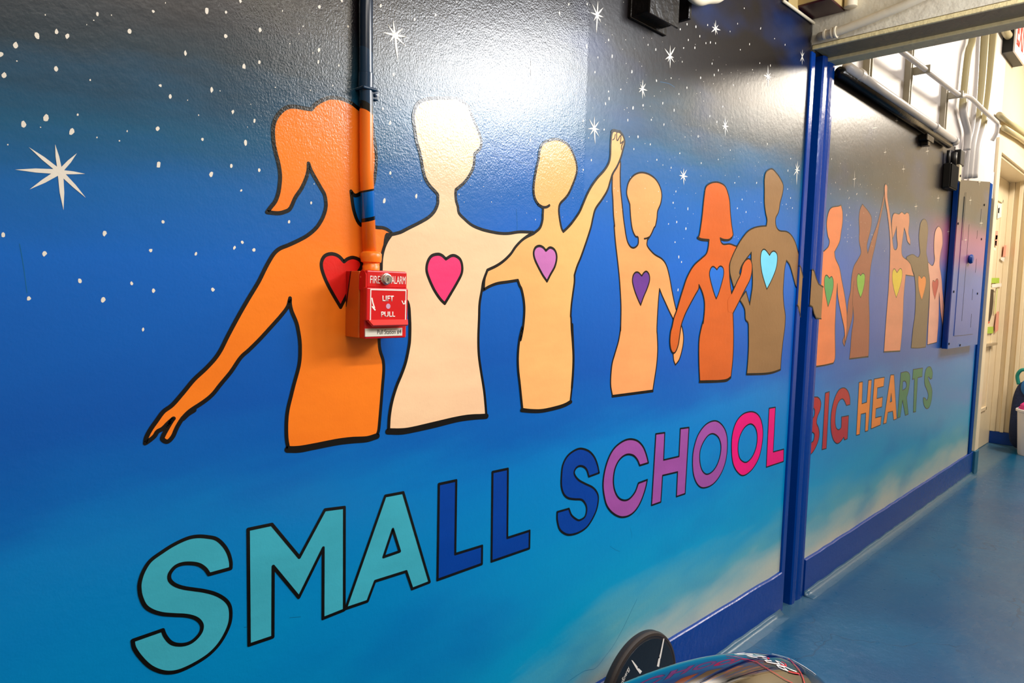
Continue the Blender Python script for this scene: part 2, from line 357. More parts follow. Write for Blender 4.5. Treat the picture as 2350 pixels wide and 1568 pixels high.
# ------------------------------------------------------------------ mural data (wall coordinates, 0.1 mm)
FIG = [{"k":"orange","lab":"orange painted figure with a ponytail and one arm reaching down","w":7.5,"o":[[8317,14782,1],[8209,14651],[8139,13488],[8093,13024],[8103,12450],[8200,12149],[8219,11928],[8195,11615],[8165,11223],[8139,10910],[8115,10675],[8071,10570,1],[7825,10547],[7471,10578],[7130,10586],[6639,10565],[6326,10558],[6085,10578,1],[6051,10790],[6047,11075],[6071,11313],[6137,11577],[6196,11799],[6285,12106],[6314,12303],[6316,12473],[6314,12554],[6298,12696],[6243,12951],[6144,13176],[6109,13315],[6106,13426,1],[6055,13259],[5924,13093],[5823,12984],[5540,12689],[5333,12494],[5171,12354],[4998,12111],[4815,11900],[4674,11732],[4522,11616],[4299,11484],[4178,11370],[4106,11264],[4063,11180],[4021,11084],[3962,11016],[3915,11004],[3863,11042],[3858,11093],[3940,11246],[4012,11363],[4029,11380,1],[3953,11320],[3859,11231],[3778,11191],[3732,11122],[3652,11058],[3592,11023,1],[3608,11114],[3665,11230],[3768,11378],[3873,11516],[4013,11614],[4181,11801],[4363,12015],[4549,12182],[4714,12354],[4823,12514],[4933,12733],[5065,12979],[5198,13216],[5332,13442],[5497,13712],[5607,13930],[5687,14079],[5785,14233],[5899,14335],[6074,14414],[6296,14526],[6477,14637],[6646,14791],[6770,14986],[6832,15176],[6830,15314],[6798,15437],[6734,15528],[6607,15707],[6514,15846],[6464,15963,1],[6456,15824],[6409,15666],[6320,15476],[6201,15298],[6099,15085],[5983,15012],[5854,14976],[5656,14975,1],[5726,15073],[5810,15186],[5867,15339],[5895,15517],[5901,15678],[5872,15860],[5821,16038],[5778,16229],[5764,16424],[5777,16558],[5833,16700],[5946,16841],[6061,16920],[6191,16951],[6354,16958],[6513,16970,1],[6596,17076],[6734,17180],[6858,17251],[6969,17283],[7162,17300],[7377,17260],[7529,17192],[7701,17126],[7843,16978],[7891,16738],[7929,16553],[7955,16379],[7958,16187],[7939,15961],[7906,15793],[7829,15650],[7656,15577],[7537,15504],[7452,15494],[7383,15558,1],[7411,15380],[7438,15240],[7491,15084],[7553,14972],[7614,14919,1],[7735,14959],[7966,14905],[8146,14905],[8275,14870],[8379,14802,1]],"ex":[[[[6075,10558],[6326,10524],[6640,10535],[7130,10553],[7471,10543],[7825,10520],[8080,10552]],13],[[[4178,11363],[4263,11437],[4360,11490]],9]],"h":[[7242,14165,1],[7116,14268],[6969,14302],[6825,14258],[6750,14133],[6764,13977],[6862,13751],[7010,13508],[7178,13261,1],[7342,13558],[7491,13859],[7643,14088],[7607,14206],[7460,14257],[7333,14228]],"hc":"red","u":0},{"k":"pale","lab":"pale painted figure with short hair and a pink heart, tallest of the row","w":7.5,"o":[[8354,14784,1],[8579,14849],[8788,14952],[9080,15096],[9319,15230],[9480,15374],[9569,15546],[9572,15672],[9553,15767],[9343,15917],[9218,16060],[9143,16255],[9087,16482],[9024,16659],[8950,16849],[8907,17058],[8863,17265],[8889,17424],[8963,17578],[9098,17684],[9296,17765],[9622,17843],[9958,17915],[10218,17906],[10399,17812],[10517,17621],[10613,17490],[10733,17312],[10813,17141],[10792,16968],[10613,16796,1],[10617,16670],[10589,16498],[10492,16316],[10319,16109],[10082,15921,1],[10074,15812],[10100,15667],[10148,15559],[10189,15413],[10344,15303],[10575,15180],[10856,15110],[11167,15075],[11485,15060],[11786,15080],[12172,15148],[12653,15177,1],[12311,14984],[12056,14784],[11883,14591],[11661,14416],[11416,14279],[11115,14160,1],[10993,13892],[10953,13680],[10892,13363],[10887,13029],[10880,12539],[10911,12131],[10996,11734],[11109,11276],[11171,10908],[11204,10650,1],[10722,10694],[10261,10692],[9604,10647],[8984,10604],[8686,10608],[8367,10648,1],[8381,10943],[8441,11257],[8550,11568],[8680,11832],[8782,12083],[8854,12387],[8879,12596],[8870,12998],[8803,13379],[8530,13534],[8244,13730],[8121,13957],[8119,14064],[8124,14263],[8167,14465],[8246,14638]],"ex":[[[[8349,10618],[8687,10570],[8984,10571],[9605,10604],[10262,10657],[10723,10658],[11217,10631]],13]],"h":[[9835,14355,1],[9715,14431],[9588,14448],[9423,14398],[9323,14263],[9297,14083],[9374,13891],[9525,13649],[9699,13454],[9831,13355,1],[9956,13524],[10167,13816],[10305,14041],[10322,14211],[10262,14361],[10126,14437],[9995,14438]],"hc":"pink","u":0},{"k":"peach","lab":"light peach painted figure with one arm raised and a lilac heart","w":7,"o":[[11012,13690,1],[11190,13774],[11457,13856],[11833,13908],[12156,13955,1],[12233,13816],[12303,13725],[12396,13447],[12427,13167],[12397,12791],[12318,12455],[12371,12783],[12277,12466],[12240,12073],[12264,11714],[12339,11331],[12410,10944],[12462,10671,1],[12810,10610],[13239,10571],[13831,10601],[14135,10642],[14351,10704,1],[14394,11071],[14419,11481],[14412,11892],[14358,12303],[14289,12711],[14257,12995],[14238,13064],[14253,13366],[14298,13669],[14344,13972],[14334,14162,1],[14431,14397],[14575,14646],[14718,14937],[14862,15251],[14976,15526],[15043,15774],[15143,16028],[15426,16325],[15648,16599],[15767,16884],[15859,17083],[16054,17319],[16213,17594],[16304,17840],[16369,18040],[16317,18177],[16202,18272],[16023,18302],[15815,18270],[15737,18137],[15719,17887],[15722,17580],[15667,17365],[15477,17132],[15190,16888],[14942,16633],[14762,16390],[14587,16090],[14443,15856],[14178,15573],[13973,15398],[13813,15287,1],[13734,15377],[13647,15621],[13605,15848],[13656,16008],[13842,16164],[13985,16316],[14124,16548],[14235,16778],[14285,16981],[14227,17187],[14078,17397],[13887,17558],[13616,17626],[13383,17620],[13075,17523],[12885,17398],[12797,17209],[12778,17022],[12707,16790],[12651,16524],[12622,16263],[12673,16048],[12817,15897],[13002,15833,1],[12996,15654],[12989,15502],[12901,15306],[12673,15147,1],[12311,14984],[12056,14784],[11883,14591],[11661,14416],[11416,14279],[11115,14160,1],[11027,13945]],"ex":[[[[12818,15888],[12987,15844],[13127,15859],[13233,15914]],7],[[[12436,10654],[12811,10592],[13240,10555],[13832,10581],[14137,10618],[14384,10680]],10],[[[14314,12812],[14374,12302],[14419,11892],[14419,11481],[14394,11071]],9],[[[15798,18019],[15873,18069],[15912,18187]],3],[[[15737,18230],[15811,18289],[15936,18294],[16015,18289],[16125,18309],[16210,18240]],7],[[[15971,18244],[15992,18053],[16047,18062],[16119,18168],[16164,18204]],3.5],[[[16182,18179],[16171,17990],[16241,18030],[16302,18078]],3.5],[[[16304,18050],[16232,17925],[16231,17822]],3.5]],"h":[[13153,14749,1],[13036,14827],[12894,14852],[12758,14800],[12695,14674],[12743,14508],[12892,14308],[13070,14106],[13234,13958,1],[13356,14135],[13520,14355],[13582,14572],[13545,14725],[13438,14815],[13292,14834]],"hc":"lilac","u":0},{"k":"tan","lab":"tan painted figure with a straight raised arm and a purple heart","w":5.5,"o":[[16181,17547,1],[15861,17042,1],[15876,16669],[15931,16362],[15986,15948],[16060,15639],[16044,15617],[16125,15200],[16246,14737],[16369,14248],[16453,13817],[16520,13382],[16542,13054],[16554,12614],[16547,12714],[16537,12582],[16466,12276],[16309,11909],[16200,11629],[16164,11259],[16182,10972],[16281,10682,1],[18407,10667,1],[18466,10983],[18555,11452],[18581,11925],[18521,12399],[18486,12575],[18479,12927],[18495,13512],[18528,13886,1],[18693,13679],[18929,13422],[19169,13161],[19425,12907,1],[19461,12259],[19492,11893],[19545,11597],[19670,11407,1],[19897,11580],[20052,11920],[20102,12240],[20047,12489],[19935,12713],[19750,12985],[19546,13252,1],[19403,13522],[19240,13879],[19074,14278],[18872,14624],[18600,14820],[18131,14955],[17758,15170],[17736,15349,1],[17923,15532],[18068,15747],[18144,15821],[18208,16054],[18231,16283],[18377,16526],[18417,16804],[18294,17039],[18032,17230],[17664,17324],[17273,17320],[16938,17208],[16691,17007],[16595,16802],[16591,16587],[16758,16327,1],[16835,15923],[16941,15606],[17106,15422],[17222,15411],[17265,15348],[17258,15192],[17093,15082],[16903,15085],[16745,15200],[16639,15388],[16546,15661],[16475,15889],[16374,16306],[16273,16719],[16227,17134],[16224,17428]],"ex":[[[[16282,10666],[18409,10643]],8],[[[17575,15382],[17712,15407],[17848,15458]],5.5]],"h":[[17522,14257,1],[17339,14351],[17185,14345],[17077,14252],[17051,14074],[17164,13833],[17337,13590],[17530,13366,1],[17669,13617],[17848,13894],[17951,14125],[17917,14306],[17769,14402],[17633,14359]],"hc":"purple","u":1},{"k":"rust","lab":"rust brown painted figure with bobbed hair and a blue heart","w":5.5,"o":[[21421,15628,1],[21416,15425],[21316,15166],[20987,14971],[20617,14778],[20350,14569],[20097,14265],[19938,13967],[19744,13574],[19593,13233],[19436,12968],[19349,12679],[19275,12506],[19258,12193],[19347,11923],[19513,11807],[19664,11886],[19782,12102],[19844,12445],[19910,12738],[20111,13081],[20365,13378],[20670,13705],[20891,13935],[20906,14079,1],[21146,13845],[21325,13543],[21367,13210],[21324,12775],[21318,12846],[21195,12567],[21105,12211],[21129,11697],[21203,11179],[21284,10754,1],[21962,10715],[22658,10673],[23210,10674],[23528,10762,1],[23580,11173],[23603,11586],[23571,12138],[23499,12688],[23424,13111,1],[23706,13404],[24017,13737],[24333,14075],[24600,14361],[24719,14644],[24716,14923],[24572,15111],[24387,15151,1],[24159,15062],[23947,14860],[23885,14638],[23814,14499],[23608,14274],[23408,14025],[23233,13824,1],[23102,14152],[23009,14496],[22977,14894],[23278,15202],[23470,15514],[23296,15551],[22901,15591],[22471,15548],[22277,15613],[22194,15749,1],[22454,15708],[22777,15722],[23016,15810],[23129,15938,1],[22960,16320],[22835,16702],[22739,17084],[22604,17328],[22365,17556],[21987,17630],[21628,17609],[21284,17514],[21050,17365],[20979,17084],[20937,16758],[20900,16384],[20839,16007],[20768,15729],[20669,15652,1],[20974,15615]],"ex":[[[[21271,10729],[21966,10683],[22661,10646],[23214,10633],[23515,10721]],8],[[[20680,15643],[20926,15604],[21423,15615]],9],[[[22212,15724],[22508,15702],[22831,15731],[23042,15826]],8]],"h":[[22077,14638,1],[21870,14724],[21716,14717],[21600,14597],[21583,14417],[21751,14115],[21963,13809],[22130,13616,1],[22279,13815],[22456,14160],[22573,14480],[22535,14689],[22365,14773],[22209,14740]],"hc":"blue","u":0},{"k":"brown","lab":"brown painted figure with an arm on the neighbouring shoulder and a light blue heart","w":5.5,"o":[[25747,16479,1],[25782,16715],[25619,16983],[25479,17335],[25420,17805],[25368,18217],[25462,18481],[25762,18642],[26018,18678],[26361,18579],[26718,18428],[27022,18206],[27028,17915],[26845,17486],[26757,17127],[26524,16843],[26595,16559],[26923,16397],[27619,16409],[28143,16270],[28551,15995],[28911,15586],[29015,15500,1],[29210,14162,1],[29092,14081,1],[28803,14246],[28439,14699],[28092,15083],[27742,15262,1],[27623,14940],[27595,14517],[27599,13973],[27740,13459],[27923,13062],[27964,12871],[27951,12441],[27851,11858],[27791,11244],[27783,10772,1],[27056,10704],[26247,10702],[24778,10777,1],[24814,11246],[24809,11817],[24742,12387],[24671,12728],[24443,12871],[24341,13234],[24108,13456],[23887,13597,1],[24349,13936,1],[24711,13424,1],[24791,13777],[24852,14144],[24785,14703],[24644,15115],[24611,15396,1],[24212,15119],[23889,14857],[23744,14605],[23814,14499],[23615,14220],[23378,14038,1],[23146,14367],[23006,14629],[23002,14922],[23191,15225],[23467,15537],[23779,15827],[24212,16132],[24672,16308],[25215,16416]],"ex":[[[[24779,10762],[26250,10681],[27059,10682],[27785,10756]],7]],"h":[[26162,15374,1],[25835,15536],[25605,15570],[25430,15440],[25406,15126],[25549,14734],[25784,14398],[26089,14045,1],[26442,14390],[26787,14844],[26886,15232],[26807,15464],[26558,15557],[26330,15509]],"hc":"skyblue","u":0}]
FIG2 = [{"k":"coral","lab":"orange painted figure with cropped hair and a green heart, first past the blue post","w":5,"o":[[31015,15793,1],[31678,15882,1],[32125,16110],[32215,16367],[31978,16599],[31768,17078],[31881,17583],[32231,17867],[33020,18016],[33354,18098,1],[33589,17805],[33670,17350],[33569,16877],[33440,16404],[32901,15907,1],[33089,15611],[33645,15225],[34029,14664],[34410,14145],[34828,13455],[35045,12915],[35137,12153],[35011,11601,1],[34818,12268],[34427,12812],[33954,13450],[33636,13972],[33523,14465,1],[33486,13865],[33522,13081],[33586,12292],[33766,11406],[33820,10925],[33645,10710,1],[32620,10673],[31570,10671,1],[31074,13829,1]],"ex":[[[[31635,10667],[32620,10673],[33645,10710]],7]],"h":[[32495,14691,1],[32140,14820],[31923,14697],[31954,14346],[32151,13947],[32536,13391,1],[32787,13752],[33009,14219],[32989,14579],[32751,14776]],"hc":"green","u":0},{"k":"sienna","lab":"reddish brown painted figure with a raised arm and a lime green heart","w":4.5,"o":[[36153,18455,1],[35866,18144],[35809,17707],[35972,17180],[36043,16642],[36412,16119],[36083,15771],[35538,15363],[35333,14814],[35301,14163],[35098,13619],[35040,12861],[34922,12103],[34692,11731],[34962,11461,1],[35364,12148],[35771,12856],[35777,13406,1],[35983,12799],[35836,12082],[35820,11326],[35759,10818,1],[37024,10812],[38528,10810,1],[38532,11220],[38307,12780],[37992,13932],[37933,15074],[38050,15763],[38410,16527],[38751,17411],[39096,18305],[39391,19028],[39524,19679],[39423,19724],[39232,19183],[38898,18400],[38521,17678],[37969,17007],[37641,16532],[37391,16111,1],[37192,16446],[37268,16730],[37569,17313],[37623,17878],[37149,18166],[36457,18368]],"ex":[[[[35699,14663],[35646,14116],[35706,13460]],3.5],[[[35762,10801],[37027,10795],[38534,10780]],6]],"h":[[36556,14956,1],[36253,15038],[36071,14839],[36174,14457],[36426,14131],[36766,13858,1],[37003,14142],[37193,14597],[37166,14989],[36855,15078]],"hc":"lime","u":1},{"k":"blush","lab":"peach pink painted figure with two pigtails and a yellow heart","w":4.5,"o":[[39393,19864,1],[39259,19646],[39468,19095],[39986,18394],[40411,17727],[40764,16982],[40894,16391],[40996,15492],[41069,14282],[41019,12758],[41028,10951,1],[43942,10880,1],[44024,11440],[44040,12734],[43887,14020],[43974,15270,1],[45625,15253,1],[45216,15545],[44546,16033],[43212,16268],[42878,16636],[42906,17136],[43079,17896,1],[43536,17558],[43833,17202],[44416,17020,1],[44347,17303],[43924,17715],[43957,18287],[43790,18712],[43354,18763],[42965,18643],[42438,18701],[41971,18544],[41285,18524],[40934,18370],[40837,17943],[40998,17478],[41155,17118,1],[41512,17520],[41693,17850,1],[41856,17304],[42103,16832],[41919,16594],[41585,16585],[41327,16780],[40941,17474],[40599,18159],[40196,18709],[39800,19249],[39690,19758]],"ex":[[[[40995,10928],[43949,10854]],6]],"h":[[42345,15334,1],[41823,15528],[41552,15333],[41608,14907],[42025,14364],[42521,13937,1],[42927,14384],[43295,15024],[43234,15464],[42855,15586]],"hc":"yellow","u":0},{"k":"umber","lab":"grey brown painted figure with a hidden hand on the pigtailed one and an orange heart","w":4.5,"o":[[46832,18715],[46202,18426],[46042,17690],[46320,17050],[46535,16666],[46140,16391],[45092,16502],[44248,16370],[43900,16210],[44793,15916],[45327,15550],[45742,15237],[46182,14388],[46400,13051],[46190,12045],[46111,10971,1],[47646,10898],[49244,10901,1],[49211,11986],[49217,13397],[49096,14798],[48694,15827],[48163,16420],[47814,16810],[47830,17489],[47822,18166],[47462,18606]],"ex":[],"h":[[47201,15174,1],[46639,15336],[46505,15131],[46709,14600],[47181,14137],[47612,13857,1],[47968,14356],[48208,14843],[48110,15218],[47663,15340]],"hc":"amber","u":0},{"k":"rosy","lab":"pink painted figure with a red heart, last of the row before the panel","w":4,"o":[[50138,18569],[49495,18236],[49360,17599],[49548,16915],[49809,16439],[49396,16053],[48339,16224,1],[48607,15685],[49003,15144],[49283,14101],[49405,12691],[49589,11038,1],[51816,11123,1],[51795,12671],[51412,14423,1],[51698,13991],[52246,13038],[53033,12061],[53255,11288,1],[53525,12053],[53283,12885],[52737,13781],[52244,14513],[51842,15235],[51500,15659],[51109,16076],[50989,16501],[51116,17010],[51379,17529],[51238,18021],[50851,18418]],"ex":[],"h":[[50240,15063,1],[49776,15134],[49637,14883],[49977,14395],[50550,13940,1],[50819,14412],[51081,14922],[50947,15206],[50608,15267]],"hc":"brick","u":0}]
ARM = {"k":"rust","w":5.5,"o":[[23423,13117,1],[23706,13404],[24017,13737],[24333,14075],[24600,14361],[24719,14644],[24716,14923],[24572,15111],[24387,15151,1],[24159,15062],[23947,14860],[23885,14638],[23814,14499],[23608,14274],[23408,14025],[23233,13824,1],[22955,13560,1],[23054,13158,1]],"open":[[23423,13117],[23706,13404],[24017,13737],[24333,14075],[24600,14361],[24719,14644],[24716,14923],[24572,15111],[24387,15151,1],[24159,15062],[23947,14860],[23885,14638],[23814,14499],[23608,14274],[23408,14025],[23233,13824]]}
LET = [["S","aqua",6.5,[[4989,8531,1],[4989,8652],[4944,8831],[4855,9001],[4731,9141],[4575,9215],[4405,9265],[4238,9269],[4025,9216],[3833,9133],[3645,9027],[3536,8869],[3482,8697],[3480,8561],[3502,8435],[3561,8279],[3668,8159],[3824,8056],[4016,7976],[4180,7914],[4313,7844],[4415,7756],[4474,7645],[4465,7538],[4396,7452],[4294,7397],[4177,7394],[4045,7441],[3948,7520],[3869,7654],[3830,7773,1],[3366,7752,1],[3387,7616],[3476,7428],[3613,7220],[3769,7072],[3928,6983],[4108,6950],[4343,6978],[4584,7053],[4761,7175],[4887,7337],[4969,7516],[4988,7699],[4960,7857],[4870,7998],[4711,8139],[4520,8251],[4349,8329],[4183,8405],[4052,8488],[3972,8573],[3941,8652],[3957,8735],[4038,8818],[4153,8840],[4302,8809],[4436,8746],[4538,8645],[4604,8527,1]],[]],["M","aqua",6.5,[[5308,9181,1],[5763,9172,1],[6327,8386,1],[6871,9219,1],[7314,9178,1],[7337,7005,1],[6849,6983,1],[6841,8447,1],[6322,7582,1],[5792,8351,1],[5791,6965,1],[5328,6972,1]],[]],["A","aqua",6.5,[[8308,9221,1],[8776,9206,1],[9565,6954,1],[9070,6939,1],[8896,7392,1],[8080,7402,1],[7898,7017,1],[7370,7022,1]],[[[8517,8442,1],[8712,7897,1],[8288,7882,1]]]],["L","royal",6.5,[[9775,9211,1],[10297,9206,1],[10319,7421,1],[11183,7407,1],[11191,6945,1],[9796,6939,1]],[]],["L","royal",6.5,[[11468,9207,1],[12002,9200,1],[12053,7398,1],[12880,7393,1],[12889,6913,1],[11518,6923,1]],[]],["S","royal",6,[[15781,8452,1],[15675,8727],[15503,8983],[15235,9186],[14879,9302],[14587,9281],[14307,9166],[14131,8944],[14091,8640],[14106,8357],[14221,8116],[14419,7966],[14714,7876],[15015,7800],[15200,7633],[15261,7457],[15196,7274],[14998,7220],[14847,7253],[14592,7437],[14460,7657,1],[13965,7666,1],[13976,7445],[14083,7170],[14281,6997],[14525,6892],[14869,6859],[15217,6909],[15465,7050],[15708,7329],[15794,7645],[15728,7858],[15507,8065],[15139,8247],[14831,8415],[14649,8606],[14666,8730],[14809,8802],[15009,8770],[15192,8643],[15306,8422,1]],[]],["C","violet",6,[[18333,8342,1],[18185,8646],[17979,8926],[17660,9147],[17239,9256],[16839,9224],[16458,9074],[16202,8810],[16037,8435],[15992,8041],[16087,7654],[16242,7353],[16534,7086],[16943,6877],[17353,6823],[17704,6908],[17991,7136],[18211,7489],[18313,7796,1],[17822,7777,1],[17659,7522],[17374,7366],[17082,7371],[16786,7517],[16571,7798],[16494,8120],[16555,8449],[16763,8689],[17098,8792],[17453,8721],[17705,8541],[17853,8334,1]],[]],["H","violet",5.5,[[18688,9232,1],[19211,9205,1],[19220,8297,1],[20164,8272,1],[20164,9224,1],[20724,9194,1],[20680,6887,1],[20123,6891,1],[20119,7744,1],[19196,7781,1],[19169,6898,1],[18623,6898,1]],[]],["O","violet",5,[[22522,9219],[23035,9015],[23409,8657],[23546,8177],[23480,7597],[23148,7147],[22600,6870],[21924,6859],[21480,7074],[21177,7485],[21068,8016],[21125,8440],[21384,8877],[21893,9171]],[[[22449,8752],[22834,8566],[23049,8247],[23030,7876],[22817,7536],[22471,7346],[22074,7332],[21741,7550],[21569,7898],[21557,8258],[21760,8549],[22091,8745]]]],["O","magenta",5,[[25357,9254],[25902,9099],[26284,8787],[26493,8309],[26460,7767],[26226,7256],[25686,6891],[24992,6777],[24464,7008],[24063,7420],[23885,8002],[23894,8553],[24153,8989],[24664,9232]],[[[25367,8769],[25772,8579],[25988,8238],[25964,7792],[25669,7431],[25167,7274],[24686,7451],[24453,7747],[24409,8142],[24570,8466],[24908,8706]]]],["L","magenta",5,[[26934,9226,1],[27528,9212,1],[27564,7330,1],[28597,7298,1],[28649,6759,1],[26989,6780,1]],[]]]
LET2 = [["B","crimson",4.5,[[30579,9417,1],[31563,9279],[31998,9229],[32313,9064],[32435,8852],[32355,8573],[32107,8313],[32043,8035],[32300,7775],[32459,7467],[32366,7132],[32020,6807],[31620,6637],[31003,6589,1]],[[[31152,8781,1],[31611,8749],[31748,8551],[31640,8336],[31222,8327,1]],[[31106,7725,1],[31754,7600],[31878,7399],[31711,7193],[31185,7209,1]]]],["I","crimson",4.5,[[32872,9344,1],[33380,9374,1],[33453,6629,1],[32907,6649,1]],[]],["G","crimson",4.5,[[36270,8471,1],[36194,8796],[35920,9130],[35546,9330],[35117,9410],[34638,9358],[34274,9150],[34011,8846],[33839,8478],[33781,8128],[33833,7677],[34003,7268],[34342,6893],[34820,6676],[35263,6706],[35690,6881,1],[35803,6720,1],[36227,6725,1],[36182,7916,1],[35192,7957,1],[35236,7570],[35221,7418],[34906,7350],[34557,7499],[34393,7760],[34354,8125],[34429,8477],[34662,8755],[35048,8870],[35395,8777],[35768,8471,1]],[]],["H","tangerine",4.5,[[37381,9515,1],[37911,9507,1],[38017,8340,1],[38765,8349,1],[38799,9523,1],[39305,9503,1],[39272,6757,1],[38820,6764,1],[38735,7778,1],[37983,7794,1],[38005,6721,1],[37481,6740,1]],[]],["E","tangerine",4.5,[[39723,9523,1],[41433,9505,1],[41384,8994,1],[40353,8991,1],[40374,8399,1],[41354,8395,1],[41345,7845,1],[40337,7844,1],[40340,7336,1],[41375,7307,1],[41319,6829,1],[39752,6798,1]],[]],["A","tangerine",4.5,[[42499,9554,1],[43115,9531,1],[44235,6846,1],[43662,6839,1],[43368,7392,1],[42475,7415,1],[42334,6814,1],[41794,6825,1]],[[[42848,8473,1],[43066,7993,1],[42715,7973,1]]]],["R","forest",4.5,[[44407,9554,1],[45385,9564],[46032,9430],[46312,9150],[46289,8628],[46135,8228],[45918,7948,1],[46524,6873,1],[45904,6864,1],[45588,7272],[45120,7873,1],[44908,6881,1],[44370,6868,1]],[[[44914,9010,1],[45400,8992],[45693,8786],[45622,8569],[44959,8457,1]]]],["T","forest",4.5,[[46873,9602,1],[48933,9575,1],[48937,9027,1],[47967,9028,1],[48102,6858,1],[47543,6886,1],[47276,9015,1],[46873,8979,1]],[]],["S","forest",4.5,[[51330,8742,1],[51328,9128],[50866,9480],[50408,9567],[49856,9500],[49573,9241],[49537,8848],[49713,8439],[50221,8120],[50675,7760],[50667,7519],[50422,7360],[50063,7533],[49579,7617,1],[49653,7332],[50098,6969],[50643,6793],[51206,6858],[51546,7234],[51615,7802],[51297,8155],[50846,8473],[50412,8747],[50296,8915],[50594,8874],[50898,8712,1]],[]]]
ST = [[[2474,15246],[[2418,15632],[2692,15547],[2796,15258],[2798,14902],[2507,14688],[2094,14939],[1928,15196],[2096,15538]],"large hand painted white star with eight uneven rays, lowest and leftmost on the wall"],[[8365,18838],[[8318,19123],[8569,19029],[8667,18880],[8639,18687],[8458,18322],[8235,18662],[8071,18806],[8188,18995]],"white star with a long lower ray just right of the conduit"],[[12409,19187],[[12392,19396],[12510,19266],[12562,19185],[12423,18883],[12307,19083],[12107,19187]],""],[[14907,21175],[[14918,21556],[15159,21447],[15190,21200],[15088,21024],[14898,20692],[14761,20973],[14612,21154],[14678,21395]],""],[[18532,21024],[[18517,21353],[18800,21371],[18753,21030],[18797,20890],[18563,20665],[18412,20811],[18266,20857],[18209,21172]],""],[[17149,19729],[[17145,20009],[17307,19925],[17408,19738],[17297,19520],[17170,19445],[16966,19592],[16958,19702],[17026,19844]],""],[[21177,22593],[[21164,22869],[21362,22765],[21526,22641],[21341,22452],[21198,22383],[20915,22405],[20933,22588],[21064,22751]],""],[[14959,18183],[[14949,18508],[15162,18415],[15201,18188],[15187,17999],[15029,17767],[14787,17973],[14682,18122],[14724,18396]],""],[[22159,19591],[[22106,19932],[22316,19829],[22418,19628],[22393,19406],[22196,19238],[21993,19447],[21926,19559],[21985,19746]],""],[[25202,21983],[[25149,22397],[25414,22176],[25481,22028],[25453,21878],[25253,21586],[25037,21802],[24832,21956],[25018,22101]],""],[[19628,17539],[[19606,17784],[19801,17776],[19899,17553],[19768,17393],[19667,17249],[19443,17397],[19352,17525],[19417,17686]],""],[[28271,18968],[[28274,19358],[28495,19211],[28579,18997],[28442,18811],[28322,18359],[27978,18717],[28052,18966],[28090,19210]],""],[[28132,23464],[[28130,23759],[28309,23674],[28361,23325],[28179,23147],[27962,23224],[27946,23612]],""]]
ST2 = [[[37140,22316],[[37076,22792],[37539,22417],[37140,21908],[36748,22216]],""],[[40490,23315],[[40482,23516],[40729,23361],[40534,23120],[40217,23262]],""],[[38970,21412],[[38951,21663],[39190,21475],[38971,21242],[38746,21375]],""],[[46501,22691],[[46495,22983],[46882,22786],[46567,22441],[46142,22620]],""],[[42199,21027],[[42203,21269],[42534,21075],[42254,20792],[41909,20973]],""],[[34846,19484],[[34795,19921],[35058,19565],[34884,19042],[34599,19450]],""],[[45027,19284],[[45037,19510],[45369,19353],[45046,19029],[44683,19235]],""],[[49601,20292],[[49611,20535],[49953,20354],[49600,20015],[49273,20254]],""],[[52656,18459],[[52666,18715],[53045,18512],[52684,18168],[52271,18405]],""]]
STP = [[[58007,22363],[[58029,22599],[58411,22416],[58032,22093],[57613,22296]],""],[[55764,20822],[[55761,21124],[56136,20887],[55823,20449],[55390,20779]],""],[[59516,19604],[[59532,19967],[60118,19658],[59536,19244],[58999,19542]],""],[[55278,18088],[[55299,18317],[55685,18118],[55281,17785],[54912,18046]],""]]
